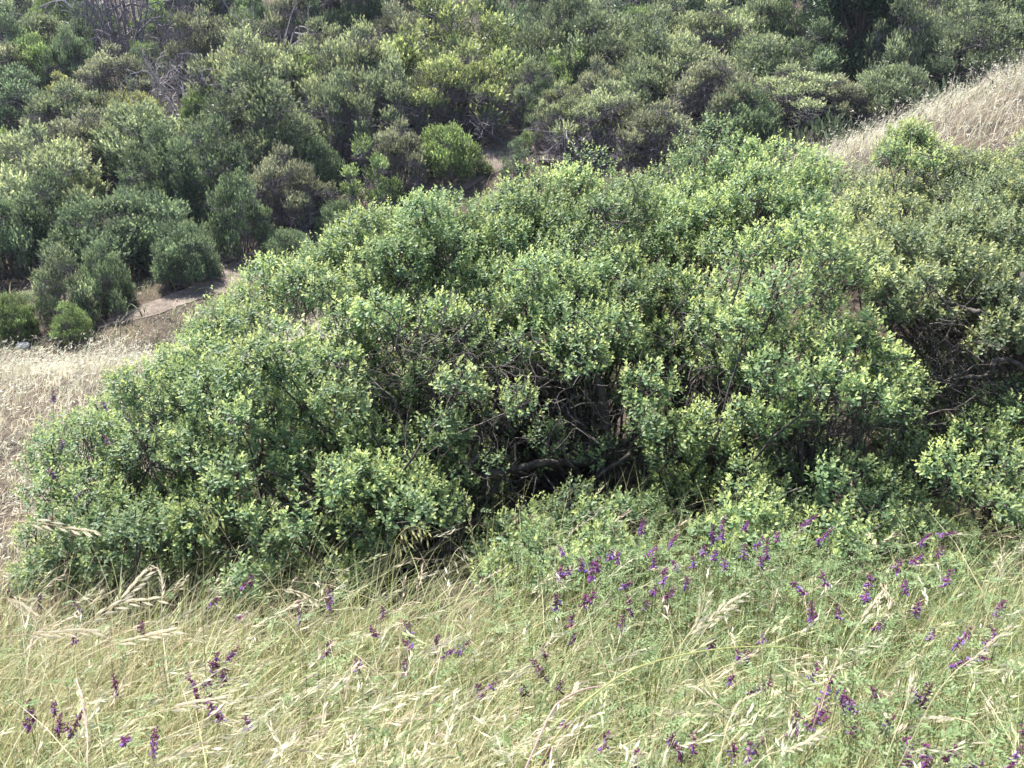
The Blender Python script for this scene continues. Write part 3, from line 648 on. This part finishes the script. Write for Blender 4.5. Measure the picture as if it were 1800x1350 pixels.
# ------------------------------------------------------------------ dry straw grass on the near hill
STRAW = np.array([.585, .55, .42])
def off_trail(x, y, r=.62):
    return np.sqrt(((np.stack([x, y], -1)[:, None] - trail_uv[None]) ** 2).sum(-1)).min(1) > r * rng.uniform(.6, 1.6, len(x))
def dry_field(name, label, n, xr, yr, keepf, hgt=(.25, .5), seeds=.6, green=0.0):
    x = rng.uniform(*xr, n); y = rng.uniform(*yr, n); k = keepf(x, y); x, y = x[k], y[k]; n = len(x)
    b = np.column_stack([x, y, H(x, y) - .01]); h = rng.uniform(*hgt, n); hd = rng.normal(.2, 1.0, n)
    c = STRAW * rng.uniform(.75, 1.2, (n, 1)) * np.array([1, 1, 1]) + rng.normal(0, .02, (n, 3)); c = np.clip(c * (.85 + .3 * np.sin(x * 1.7 + 2 * np.sin(y * 1.1)) ** 2)[:, None], .05, .8); gm = rng.random(n) < green; c[gm] = np.array([.17, .22, .09]) * rng.uniform(.7, 1.3, (gm.sum(), 1))
    h = h * (.75 + .5 * np.sin(x * 2.3 + y) ** 2)
    A = Acc(); V, f4, f3, C, tip, td = blades(b, hd, h, rng.uniform(.3, 1.3, n), rng.uniform(.0045, .009, n), c * [.85, .8, .7], c, 3); A.add(V, [f4, f3], C)
    m = rng.random(n) < seeds; tip, td, c = tip[m], td[m], c[m]
    for k in range(3):
        nn = len(tip); d = nrm(td + rng.normal(0, .45, (nn, 3)) - [0, 0, .2]); V, f, CC = leaves(tip - td * (.018 * k + .0), d, rng.uniform(.03, .06, nn), rng.uniform(.007, .012, nn), np.clip(c * 1.12, 0, .85), False); A.add(V, [f], CC)
    o = obj(name, A.build(name, M_DRY)); o['kind'] = 'stuff'; o['label'] = label; o['category'] = 'grass'
dry_field('dry_grass', 'sunlit straw-coloured dry grass on the shoulder at the left edge', 19000, (-12, -1.0), (4.6, 13.2),
          lambda x, y: (x < -.62 * y + 1.2) | ((y > 8.5) & (x < -1.5)))
dry_field('dry_grass', 'pale bleached dry grass slope behind the shrubs at the upper right', 29000, (1.0, 19), (4.5, 18.5), lambda x, y: ((y > 10 - .1 * x) & (x > (y - 8) * .25)) | (x > .6 * y + 1.0), (.3, .6))
dry_field('dry_grass', 'dry grass fringe beside the trail behind the big dome', 5000, (-8, 6), (14, 25), lambda x, y: (np.abs(y - (22.5 + .55 * x)) < 2.0 + 0 * x) & off_trail(x, y), (.2, .45), .3)
dry_field('dry_grass', 'thin straw and green grass between the trail and the left shoulder', 7000, (-13, -2.5), (12.8, 19), lambda x, y: off_trail(x, y), (.15, .42), .4, .45)

# ------------------------------------------------------------------ foreground meadow
def veg_dens(x, y): return 1 / np.maximum(y, .9)
def sample_fg(n, y0=.75, y1=4.7):
    y = y0 * (y1 / y0) ** rng.random(n) ; x = rng.uniform(-1, 1, n) * (y * .68 + .35); return x, y
def uv_of(x, y, z):
    q = np.stack([x, y, z - CAM_Z], -1); dep = q[..., 1] * cP + q[..., 2] * sP; upc = -q[..., 1] * sP + q[..., 2] * cP
    return 900 + F * q[..., 0] / dep, 675 - F * upc / dep
x, y = sample_fg(50000); z = H(x, y); u, v = uv_of(x, y, z + .2)
k = ~((u > 560) & (u < 850) & (y > 3.3) & (rng.random(len(x)) < .7)) & ~((y > 3.4) & (rng.random(len(x)) < .55))
x, y, z, u, v = x[k], y[k], z[k], u[k], v[k]; n = len(x)
b = np.column_stack([x, y, z - .01]); nz = .5 + .5 * np.sin(x * 3.1 + 1.3 * np.sin(y * 2.2)) * np.cos(y * 2.7 + x)
strawp = np.clip(.16 + .22 * nz - .12 * (u > 1050) + .32 * ((u > 330) & (u < 1000) & (y < 2)) + .12 * (u < 400), .04, .9); isst = rng.random(n) < strawp
gr = np.array([.19, .235, .088]); ye = np.array([.40, .32, .13]); st_ = np.array([.56, .51, .34])
c0 = np.where(isst[:, None], ye[None], gr[None]) * rng.uniform(.7, 1.25, (n, 1)); c1 = np.where(isst[:, None], st_[None], np.array([[.38, .41, .19]])) * rng.uniform(.75, 1.25, (n, 1))
A = Acc(); h = rng.uniform(.12, .40, n) * (.7 + .55 * (.5 + .5 * np.sin(x * 5.3 + 2 * np.sin(y * 4.1)) * np.cos(y * 6.1 - x * 2))) * np.where(isst, 1.1, 1.0); hd = rng.normal(.15, 1.2, n)
h = h * np.interp(y, [1.2, 2.2, 3.2], [.95, 1.15, 1.35]); V, f4, f3, C, tip, td = blades(b, hd, h, rng.uniform(.1, 1.5, n), .0024 + .0065 * rng.random(n) ** 3, c0 * .72, c1, 4); A.add(V, [f4, f3], C)  # blade feet darkened: shade low in the grass put into the colour
x, y = sample_fg(3000, .9, 3.4); z = H(x, y); n = len(x); b = np.column_stack([x, y, z - .01]); sm = rng.random((n, 1))
c0 = np.where(sm < .5, [[.16, .24, .08]], np.where(sm < .8, [[.34, .36, .15]], [[.50, .42, .27]])) * rng.uniform(.75, 1.2, (n, 1))
V, f4, f3, C, _, _ = blades(b, rng.normal(.1, 1.0, n), rng.uniform(.22, .52, n), rng.uniform(.3, 1.5, n), rng.uniform(.0035, .0085, n), c0 * .7, c0 * 1.25, 6, 2.0); A.add(V, [f4, f3], C)  # wide blades also carry painted shade at the foot
o = obj('meadow_grass', A.build('meadow_grass', M_GRASS)); o['kind'] = 'stuff'; o['label'] = 'wind-bent green and yellow grass covering the foreground slope'; o['category'] = 'grass'

# nodding brome and fescue heads in the meadow
x, y = sample_fg(2200, .85, 4.3); z = H(x, y); u, v = uv_of(x, y, z + .35); k = ~((u > 560) & (u < 860) & (y > 2.5)) & ~((y > 3.2) & (rng.random(len(x)) < .6)) & (rng.random(len(x)) < np.where(u > 1000, .6, 1.0)); x, y, z = x[k], y[k], z[k]; n = len(x)
b = np.column_stack([x, y, z - .01]); A = Acc(); hd = rng.normal(.1, .8, n); h = rng.uniform(.28, .62, n)
c1 = np.array([.60, .56, .42]) * rng.uniform(.7, 1.15, (n, 1)) * np.where(rng.random((n, 1)) < .2, [[1.0, .86, .84]], np.where(rng.random((n, 1)) < .35, [[.75, .85, .6]], [[1, 1, .95]]))
V, f4, f3, C, tip, td = blades(b, hd, h, rng.uniform(.5, 1.4, n), rng.uniform(.0018, .0028, n), np.tile(ye * .9, (n, 1)), c1, 6, 2.2); A.add(V, [f4, f3], C)
for k in range(10):
    m = len(tip); back = .012 * k; d = nrm(td + rng.normal(0, .22, (m, 3)) - [0, 0, .12]); L_ = rng.uniform(.026, .05, m)
    V, f, CC = leaves(tip - td * back + rng.normal(0, .003, (m, 3)), d, L_, rng.uniform(.004, .007, m), np.clip(c1 * rng.uniform(.9, 1.15, (m, 1)), 0, .85), False); A.add(V, [f], CC)
    V, f, CC = leaves(tip - td * back + d * (L_ * .8)[:, None], nrm(d + rng.normal(0, .12, (m, 3))), rng.uniform(.02, .05, m), np.full(m, .0009), c1 * .95, False); A.add(V, [f], CC)
o = obj('brome_seed_heads', A.build('brome_seed_heads', M_DRY)); o['kind'] = 'stuff'; o['label'] = 'pale nodding seed heads scattered through the foreground grass'; o['category'] = 'grass'

# vetch leaves: curling stems with paired leaflets, thick on the right
x, y = sample_fg(5600, .95, 4.1); nb = 650; x = np.concatenate([x, rng.uniform(.05, 1.5, nb)]); y = np.concatenate([y, rng.uniform(2.7, 3.5, nb)]); z = H(x, y); u, v = uv_of(x, y, z + .3); tall = np.zeros(len(x)); tall[-nb:] = .12
pr = np.interp(u, [0, 500, 950, 1150, 1800], [.22, .18, .45, .95, .95]); k = (rng.random(len(x)) < pr) & ~((u > 600) & (u < 840) & (y > 2.7)); x, y, z, tall = x[k], y[k], z[k], tall[k]; n = len(x)
A = Acc(); q0 = np.column_stack([x, y, z + rng.uniform(.08, .42, n) + tall * rng.random(n)]); rd = nrm(np.column_stack([rng.normal(.2, .8, n), rng.normal(0, .8, n), rng.normal(.35, .35, n)])); RL = rng.uniform(.06, .11, n)
sd_ = nrm(np.cross(rd, [0, 0, 1.] + rng.normal(0, .3, (n, 3)))); cg = np.array([.18, .25, .11]) * rng.uniform(.75, 1.35, (n, 1))
V, f = tubes(q0, q0 + rd * RL[:, None], np.full(n, .0009), np.full(n, .0005), 3); A.add(V, [f], np.repeat(cg, 6, 0))
gnd = q0 - rd * .03; gnd[:, 2] = z; V, f = tubes(gnd, q0, np.full(n, .0011), np.full(n, .0009), 3); A.add(V, [f], np.repeat(cg * .9, 6, 0))
for j in range(7):
    for sg in (-1, 1):
        p = q0 + rd * (RL * (j + .6) / 7)[:, None]; d = nrm(sd_ * sg + rd * .55 + rng.normal(0, .12, (n, 3))); L_ = rng.uniform(.014, .024, n) * (1 - .05 * j)
        V, f, CC = leaves(p, d, L_, L_ * .36, cg * rng.uniform(.85, 1.15, (n, 1)), False, up=np.tile([0, 0, 1.], (n, 1)) + rng.normal(0, .3, (n, 3))); A.add(V, [f], CC)
o = obj('vetch_leaves', A.build('vetch_leaves', M_VETCH)); o['kind'] = 'stuff'; o['label'] = 'tangled green vetch stems with paired leaflets among the grass'; o['category'] = 'vetch'

# ------------------------------------------------------------------ vetch flower spikes
def floret(name, c_base, c_tip):
    """a tubular pea floret hanging along -z, 14 mm, calyx at the top, flared banner and wings at the end"""
    rings = [(0, .0011, .0), (-.003, .0021, .0004), (-.009, .0021, .0012), (-.0125, .0028, .003), (-.0145, .0012, .0052)]; S = 6; V = []; C = []
    for i, (zz, r, xo) in enumerate(rings):
        t = i / 4
        for k in range(S):
            a = 2 * math.pi * k / S; V.append((xo + r * math.cos(a), r * .75 * math.sin(a), zz)); C.append(np.array(c_base) * (1 - t) + np.array(c_tip) * t)
    f4 = np.array([[i*S+k, i*S+(k+1) % S, (i+1)*S+(k+1) % S, (i+1)*S+k] for i in range(4) for k in range(S)])
    b = len(V); V += [(.001, 0, -.009), (.006, .0036, -.0115), (.0085, 0, -.0095), (.006, -.0036, -.0115)]; C += [np.array(c_tip)] * 4
    return mesh(name, np.array(V), [f4, np.array([[b, b+1, b+2, b+3]])], M_PETAL, np.array(C))
MAROON, PURP, VIO, MAG = (.16, .035, .10), (.31, .07, .26), (.29, .17, .57), (.46, .13, .34)
FL = [floret('floret', MAROON, PURP), floret('floret', PURP, VIO), floret('floret', MAG, (.30, .16, .52)), floret('floret', (.11, .035, .06), (.17, .06, .11)), floret('floret', (.36, .2, .30), (.55, .42, .62))]
FLd = []
for me in FL:
    v_ = np.empty(len(me.vertices) * 3, np.float32); me.vertices.foreach_get('co', v_); c_ = np.empty(len(me.vertices) * 4, np.float32); me.attributes['col'].data.foreach_get('color', c_)
    FLd.append((v_.reshape(-1, 3), c_.reshape(-1, 4)[:, :3], [np.array([list(p.vertices) for p in me.polygons if len(p.vertices) == 4])]))
VG = 'purple vetch flower spikes in the meadow'
def vetch(u, v, lpx, label, tilt=0.0, dark=0.0, lift=.36, y0=.7, base_lift=True, big=False):
    """u, v: middle of the spike in the photograph; lpx its length there"""
    q = hit(u, v, lift, y0); d = q[1]; mid = P(u, v, d); L_ = np.clip(lpx * d / F, .022, .11)
    ax = np.array([math.sin(tilt) + rng.normal(0, .12), rng.normal(0, .2), math.cos(tilt)]); ax /= np.linalg.norm(ax)
    p0 = mid - ax * L_ * .5; g_ = np.array([p0[0] + rng.normal(-.06, .05), p0[1] + rng.normal(0, .04), 0]); g_[2] = float(H(g_[0], g_[1]))
    t = thing('vetch_flower', label, 'flower', g_, VG)
    pts = curve([g_, (g_ * .4 + p0 * .6) + [rng.normal(0, .03), rng.normal(0, .03), 0], p0, p0 + ax * L_], 5) - g_
    V, fs = polytube(pts, np.linspace(.0012, .0008, len(pts)), 5); me = mesh('stem', V, fs, M_VETCH, np.tile([.16, .2, .07], (len(V), 1))); obj('stem', me, t)
    nf = int(np.clip(L_ / .0026, 9, 32)); acc = Acc(); side = rng.uniform(0, 6.28)
    for i in range(nf):
        s_ = (i + .5) / nf; a = side + rng.normal(0, .75) + (math.pi * .9 if i % 3 == 2 else 0)
        sc = (1.27 - .55 * s_) * rng.uniform(.85, 1.15); ti = math.radians(rng.uniform(15, 55) + 50 * s_)
        kk = 3 if rng.random() < dark else (0 if s_ > .62 else rng.choice([0, 0, 1, 1, 2, 2, 4]))
        R = Matrix.Rotation(a, 4, 'Z') @ Matrix.Rotation(-ti, 4, 'Y'); bp = p0 + ax * (L_ * s_) - g_
        if big:
            fo = obj('floret', FL[kk], t); fo.matrix_local = Matrix.Translation(Vector(bp)) @ R @ Matrix.Scale(sc, 4)
        else:
            v_, c_, f_ = FLd[kk]; acc.add((v_ * sc) @ np.array(R.to_3x3()).T + bp, f_, c_)
    if not big: obj('florets', acc.build('florets', M_PETAL), t)['kind'] = 'stuff'
ORD = ['leftmost', 'second', 'third', 'fourth', 'fifth', 'sixth', 'seventh', 'eighth', 'ninth', 'tenth', 'eleventh', 'twelfth', 'thirteenth', 'fourteenth', 'fifteenth']
def vcl(phrase, lst, adj='purple', **k):
    lst = sorted(lst); n = len(lst)
    for i, e in enumerate(lst):
        tl = e[3] if len(e) > 3 else rng.normal(0, .2)
        if n == 1: lab = adj + ' vetch spike ' + phrase
        else: lab = adj + ' vetch spike, ' + (ORD[i] if i == 0 else 'rightmost' if i == n - 1 else ORD[i] + ' from left') + ', ' + phrase
        vetch(e[0], e[1], e[2], lab, tl, big=e[2] >= 34, lift=.36 + .16 * (e[1] < 1060 and e[0] > 900), **k)
vcl('on the mound below the shaded gap', [(1272,920,34),(1253,937,34),(1270,940,26),(1312,925,26),(1366,943,26),(1238,968,32),(1256,975,26),(1308,968,30),(1347,965,40),(1335,953,28,.5),(1337,987,22),(1273,990,26),(1207,1022,26),(1219,987,24)], 'purple')
vcl('leaning against the broad low brush', [(1425,914,36,.8),(1450,940,44,.9)], 'magenta')
vcl('before the small rounded brush at right', [(1626,947,34),(1665,938,32,1.2),(1652,968,26),(1612,982,26,.6),(1578,992,28),(1668,1015,36,.7)], 'purple')
vcl('below the low bright brush, centre', [(1130,925,34,.3),(1183,950,36),(1148,968,24,1.0),(988,968,24),(985,1007,34),(998,1005,24,.4),(1022,993,26),(1050,990,26),(1073,975,24),(1087,978,22),(1168,1012,38,.2),(1185,992,24),(1147,988,24,.3)], 'purple')
vcl('standing longest and straightest below the low bright brush', [(1041,1003,52,.02)], 'tall purple')
vcl('in the band under the vetch mound', [(1100,1028,24,.9),(1150,1040,28),(1178,1042,32),(980,1055,34),(1027,1055,26),(1040,1050,22,.7),(1107,1066,54),(1137,1062,22),(1172,1065,24),(1093,1097,40),(1005,1090,22),(1008,1120,24)], 'purple', dark=.3)
vcl('scattered below the broad low brush', [(1448,1018,34,-.4),(1402,1033,38,-.7),(1529,1020,24),(1522,1043,28),(1590,1030,26),(1427,1073,40),(1430,1090,26),(1475,1077,26),(1550,1095,34),(1612,1068,40,.2),(1343,1120,22),(1252,1130,26)], 'purple')
vcl('in bent pale grass by the right edge', [(1760,1068,40,.3),(1697,1115,34,.5),(1688,1128,26,.8),(1735,1132,26),(1745,1110,22),(1640,1115,24),(1682,1167,36,1.0),(1723,1157,30,1.2),(1790,1322,34),(1775,1345,26),(1797,1293,36),(1710,1343,36,.8)], 'purple')
vcl('left of the biggest vetch cluster', [(1315,1150,36,.4),(1300,1150,26,-.6),(1347,1202,32,.7),(1322,1213,28,.9),(1288,1193,24),(1430,1180,34)], 'dusky purple', dark=.25)
vcl('in the biggest cluster, lower right', [(1450,1215,76,.35),(1477,1222,62,-.05),(1493,1233,40,-.4),(1400,1272,64,.3),(1433,1270,52,.7),(1445,1257,54,.5)], 'large purple')
vcl('right of the biggest vetch cluster', [(1627,1222,60,.2),(1540,1220,40,-.2),(1562,1270,44),(1502,1283,30,.6),(1605,1215,30,-.5)], 'faded maroon', dark=.6)
vcl('along the bottom edge, lower right', [(1317,1322,56,.1),(1288,1318,36),(1333,1310,34,.5),(1217,1303,34),(1593,1308,40),(1625,1317,40),(1593,1340,40),(1630,1343,34),(1670,1327,50,.15)], 'purple', dark=.2)
vcl('in grass below the twisted trunk', [(715,1102,36,-.3),(657,1110,28),(673,1075,24),(768,1127,34),(717,1132,26,-.5),(790,1147,28,.7),(812,1137,28,1.0),(713,1172,36),(630,1167,26)], 'small purple', dark=.3)
vcl('drooping in the middle of the foreground', [(947,1177,58,-.35),(867,1202,28,1.0),(845,1213,34,-.4),(922,1212,26),(955,1143,24),(985,1207,30)], 'dark', dark=.7)
vcl('at the bottom edge, centre', [(1067,1300,36,.4),(965,1323,44),(1118,1333,56,.25),(1180,1298,34),(1193,1320,40,-.2),(992,1272,28,1.2)], 'purple', dark=.35)
vcl('by the left edge, below the toe brush', [(17,1040,30),(68,1055,32),(135,1065,30,-.6),(123,967,24),(112,987,28),(133,1123,28)], 'purple', dark=.6)
vcl('in grass under the left brush', [(248,1103,28),(423,1082,26,1.2),(380,1055,30,.8),(430,1028,30,.5),(442,1018,24),(527,1077,38),(578,1040,36),(580,1060,24),(578,1138,40,.4)], 'purple', dark=.55)
vcl('in the loose left foreground cluster', [(380,1158,42,.1),(373,1175,32),(395,1187,40),(407,1150,36,.7),(367,1200,30,.8),(333,1195,36),(342,1217,40,-.1),(385,1257,38),(432,1270,34)], 'purple', dark=.5)
vcl('broadest under the loose left foreground cluster', [(370,1237,56,.2)], 'violet')
vcl('standing alone in the left foreground', [(202,1202,54,.0)], 'maroon', dark=.6)
vcl('in the lower left corner', [(52,1250,48),(50,1273,30),(103,1273,46,.3),(137,1263,40,.3),(95,1242,26),(123,1283,34)], 'purple', dark=.5)
vcl('near the bottom edge, left of the brightest one', [(220,1300,44,.3)], 'pinkish violet')
vcl('brightest of all, near the bottom edge at left', [(272,1304,62,.25)], 'violet')
def vetch_climb(u, v, lpx, d, lab):
    global hit
    old = hit; q = P(u, v, d)
    hit = lambda *a: np.array([q[0], d, 0])
    vetch(u, v, lpx, lab, rng.normal(0, .4), .3); hit = old
for i_, (u, v, l) in enumerate(sorted([(93,695,20),(182,710,18),(217,680,22),(223,732,26),(188,773,24),(110,778,18),(90,830,22),(138,868,24)])):
    vetch_climb(u, v, l, np.interp(v, [680, 870], [5.05, 4.25]), 'purple vetch spike climbing the left toe brush, ' + (ORD[i_] if i_ == 0 else 'rightmost' if i_ == 7 else ORD[i_] + ' from left'))

# ------------------------------------------------------------------ single grass stalks that stand out
PALE = np.array([.70, .62, .46]); GREEN = np.array([.30, .36, .12]); PINK = np.array([.66, .50, .46])
def stalk(label, pts_px, d, kind, c0, c1, nsp=12, spl=.028, r=.0016, droop=.6, y0=None):
    """pts_px: foot to tip in the photograph, d: distance; spikelets are separate children"""
    pp = [P(u, v, d + .04 * i) for i, (u, v) in enumerate(pts_px)]; g_ = pp[0].copy(); g_[2] = float(H(g_[0], g_[1]))
    if pp[0][2] - g_[2] > .03:
        dd = pp[0] - pp[1]; dd = dd / np.linalg.norm(dd) + np.array([0, 0, -.55]); q = pp[0].copy(); mids = []
        for k_ in range(60):
            dd = dd + np.array([0, 0, -.06]); q = q + dd / np.linalg.norm(dd) * .02
            if k_ % 8 == 7: mids.append(q.copy())
            if q[2] < float(H(q[0], q[1])): break
        g_ = q.copy(); g_[2] = float(H(q[0], q[1])); mids = [m_ for m_ in mids if m_[2] > g_[2] + .04]
        pp = [g_] + mids[::-1] + pp
    t = thing('grass_stalk', label, 'grass', g_); pts = curve(pp, 9) - g_
    V, fs = polytube(pts, np.linspace(r, r * .45, len(pts)), 5); cc = np.repeat(np.linspace(0, 1, len(pts)), 5); cc = np.concatenate([cc, [0, 1]])[:, None]
    obj('stem', mesh('stem', V, fs, M_GRASS, c0 * (1 - cc) + c1 * cc), t)
    if kind == 'blade': return
    n0 = len(pts) - 1 - int(9 * (len(pts_px) - 1) * (.55 if kind != 'tail' else .75)); sel = np.linspace(n0, len(pts) - 1, nsp).astype(int); tg = nrm(np.gradient(pts, axis=0))
    # one spikelet: two glumes and an awn, shared by all of the stalk
    L_ = spl; z = np.zeros((3, 3)); dirs = np.array([[.10, 0, 1.], [-.10, .05, 1.], [0, 0, 1.]]); dirs = nrm(dirs)
    V, f, C = leaves(z, dirs, np.array([L_, L_ * .95, L_ * 1.7]), np.array([L_ * .17, L_ * .17, .0009]), np.tile(c1 * 1.05, (3, 1)), False, up=np.array([[1., 0, 0], [-1, .2, 0], [0, 1, 0]]))
    me = mesh('spikelet', V, [f], M_DRY, np.clip(C, 0, .85)); ped = Acc()
    for j, i in enumerate(sel):
        sd__ = nrm(np.cross(tg[i], [0, 1., 0])) * (1 if j % 2 else -1) + rng.normal(0, .2, 3)
        if kind == 'oat': q = pts[i] + sd__ * .012 + np.array([.012, 0, -.012 - rng.uniform(0, .02)]); dd = np.array([.25, 0, -1.]) + rng.normal(0, .18, 3); V, f = tubes(pts[i][None], q[None], [.0006], [.0005], 3); ped.add(V, [f], np.tile(c1, (6, 1)))
        elif kind == 'spike': q = pts[i]; dd = tg[i] + sd__ * .38
        elif kind == 'tail': q = pts[i]; dd = tg[i] * 1.2 + sd__ * rng.uniform(.15, .5)
        else: q = pts[i] + sd__ * .004; dd = tg[i] + sd__ * .22 + np.array([0, 0, -.25])
        s_ = obj('spikelet', me, t); s_.location = q; s_.rotation_euler = Vector(dd).to_track_quat('Z', 'Y').to_euler(); s_.scale = [rng.uniform(.8, 1.2)] * 3
    if ped.n: obj('pedicels', ped.build('pedicels', M_GRASS), t)
stalk('wild oat with hanging spikelets arching in front of the dark hollow', [(682,1090),(684,1000),(695,950),(722,925),(748,932)], 2.9, 'oat', GREEN, np.array([.55, .52, .25]), 15, .034)
stalk('second drooping oat stem just right of the hollow wild oat', [(760,1040),(785,1000),(800,970),(812,960)], 2.9, 'oat', GREEN, PALE, 5, .034)
stalk('upright ryegrass spike standing before the dark hollow', [(842,1060),(836,980),(828,930),(820,870)], 2.9, 'spike', GREEN, np.array([.55, .50, .28]), 17, .016)
stalk('pale feathery grass head nodding at the left, over the shaded brush', [(283,1100),(285,1050),(284,1020),(276,998),(258,1004)], 2.2, 'tail', PALE, PALE * 1.1, 18, .02)
stalk('whitish pink foxtail head in the lower left foreground', [(154,1345),(154,1310),(150,1270),(143,1225),(136,1200)], 1.35, 'tail', PINK, PINK * 1.2, 30, .012)
stalk('green oat stem with hanging spikelets in front of the left brush', [(356,1060),(358,990),(356,930),(362,890),(375,905)], 2.4, 'oat', GREEN, np.array([.42, .44, .18]), 12, .03)
stalk('long arching yellow-green grass blade crossing the lower right foreground', [(975,1300),(1040,1225),(1130,1170),(1270,1140),(1400,1140),(1490,1165)], 1.45, 'blade', np.array([.45, .38, .16]), np.array([.42, .46, .18]), r=.0026)
for lab, pts, d, k in [
  ('big pale brome head fanning out right of centre, topmost stem', [(1190,1200),(1225,1130),(1265,1075),(1310,1045)], 1.75, 'brome'),
  ('big pale brome head fanning out right of centre, middle stem', [(1180,1200),(1205,1140),(1240,1090),(1290,1070)], 1.72, 'brome'),
  ('big pale brome head fanning out right of centre, lowest stem', [(1170,1190),(1200,1130),(1225,1095),(1240,1050)], 1.70, 'brome'),
  ('blurred pale grass head lying almost flat above the left edge', [(-60,960),(0,922),(60,918),(120,928),(165,934)], 1.5, 'brome'),
  ('second flat-lying pale grass head below the blurred one at the left edge', [(-60,1080),(0,1052),(30,1058),(60,1080)], 1.5, 'brome'),
  ('straight pale head lying across the left foreground', [(-40,1130),(20,1118),(90,1112),(160,1108)], 1.5, 'brome'),
  ('pale head slanting right in the left foreground above the flat ones', [(60,1160),(130,1110),(200,1065),(275,1052)], 1.7, 'brome'),
  ('pale head beside the nodding feathery one, left', [(150,1110),(195,1070),(225,1040),(250,1012)], 1.9, 'brome'),
  ('long pale head sweeping right below the left brush', [(120,1180),(180,1140),(240,1122),(300,1108)], 1.6, 'brome'),
  ('pinkish head reaching right in the lower left foreground', [(200,1290),(270,1255),(330,1238),(385,1228)], 1.4, 'brome'),
  ('pale nodding head at the foot of the hollow, left of the oats', [(440,1090),(480,1040),(520,1040),(555,1058)], 2.3, 'brome'),
  ('pale curved head above the lower right vetch', [(1275,1290),(1285,1260),(1300,1235),(1330,1220)], 1.4, 'tail'),
  ('white split head below the right-hand vetch, upper right foreground', [(1460,1190),(1495,1120),(1530,1070),(1550,1045)], 1.8, 'brome'),
  ('long pale stem leaning right near the right edge', [(1640,1230),(1680,1180),(1720,1150),(1780,1100)], 1.6, 'brome'),
  ('pale forked head in the lower right, below the maroon vetch', [(1560,1330),(1585,1260),(1600,1215),(1606,1190)], 1.4, 'brome'),
  ('pale head leaning left in the lower right corner', [(1725,1290),(1690,1265),(1665,1262),(1650,1258)], 1.4, 'brome'),
  ('pale head at the bottom right of centre', [(1330,1345),(1370,1320),(1400,1312),(1440,1290)], 1.3, 'brome'),
  ('zigzag dry stem in front of the right edge brush', [(1720,1060),(1735,1010),(1755,985),(1765,958)], 2.6, 'spike'),
  ('dry stem rising before the low bright brush', [(960,1060),(985,975),(1005,935),(1045,908)], 2.9, 'spike'),
  ('dry stem slanting across the grass below the low bright brush', [(770,1110),(810,1060),(850,1020),(885,1000)], 2.4, 'spike'),
]:
    pc = PALE * rng.uniform(.9, 1.1); stalk(lab, pts, d, k, np.array([.42, .38, .18]), pc, 11 if k == 'brome' else 14, .030 if k == 'brome' else .016)
stalk('pinkish broad grass blade in the centre of the foreground', [(965,1260),(990,1230),(1025,1212),(1068,1204)], 1.45, 'blade', PINK * .9, PINK, r=.003)

# ------------------------------------------------------------------ added haze volume that softens and lifts the far shadows
hx, hy0, hy1, hz0, hz1 = 95.0, -30.0, 165.0, float(min(H(xs, np.full(len(xs), -25.0)).min(), H(np.full(len(ys), -90.0), ys).min())) - 1.0, 0.0
gx, gy = np.meshgrid(np.linspace(-90, 90, 60), np.linspace(-25, 160, 60)); gz = H(gx, gy); hz0 = float(gz.min()) - 1.0; hz1 = float(gz.max()) + 6.0
V = np.array([(a, b, c) for c in (hz0, hz1) for b in (hy0, hy1) for a in (-hx, hx)])
m, n_ = newmat('haze'); pv = n_.nodes.new('ShaderNodeVolumePrincipled'); om = n_.nodes.new('ShaderNodeOutputMaterial')
pv.inputs['Color'].default_value = (.80, .86, 1.0, 1); pv.inputs['Density'].default_value = HAZE; pv.inputs['Anisotropy'].default_value = .0
n_.links.new(pv.outputs[0], om.inputs['Volume'])
hz = obj('haze', mesh('haze', V, [np.array([[0, 2, 3, 1], [4, 5, 7, 6], [0, 1, 5, 4], [2, 6, 7, 3], [0, 4, 6, 2], [1, 3, 7, 5]])], m)); hz['kind'] = 'stuff'
hz['label'] = 'added thin haze over the ravine'; hz['category'] = 'haze'
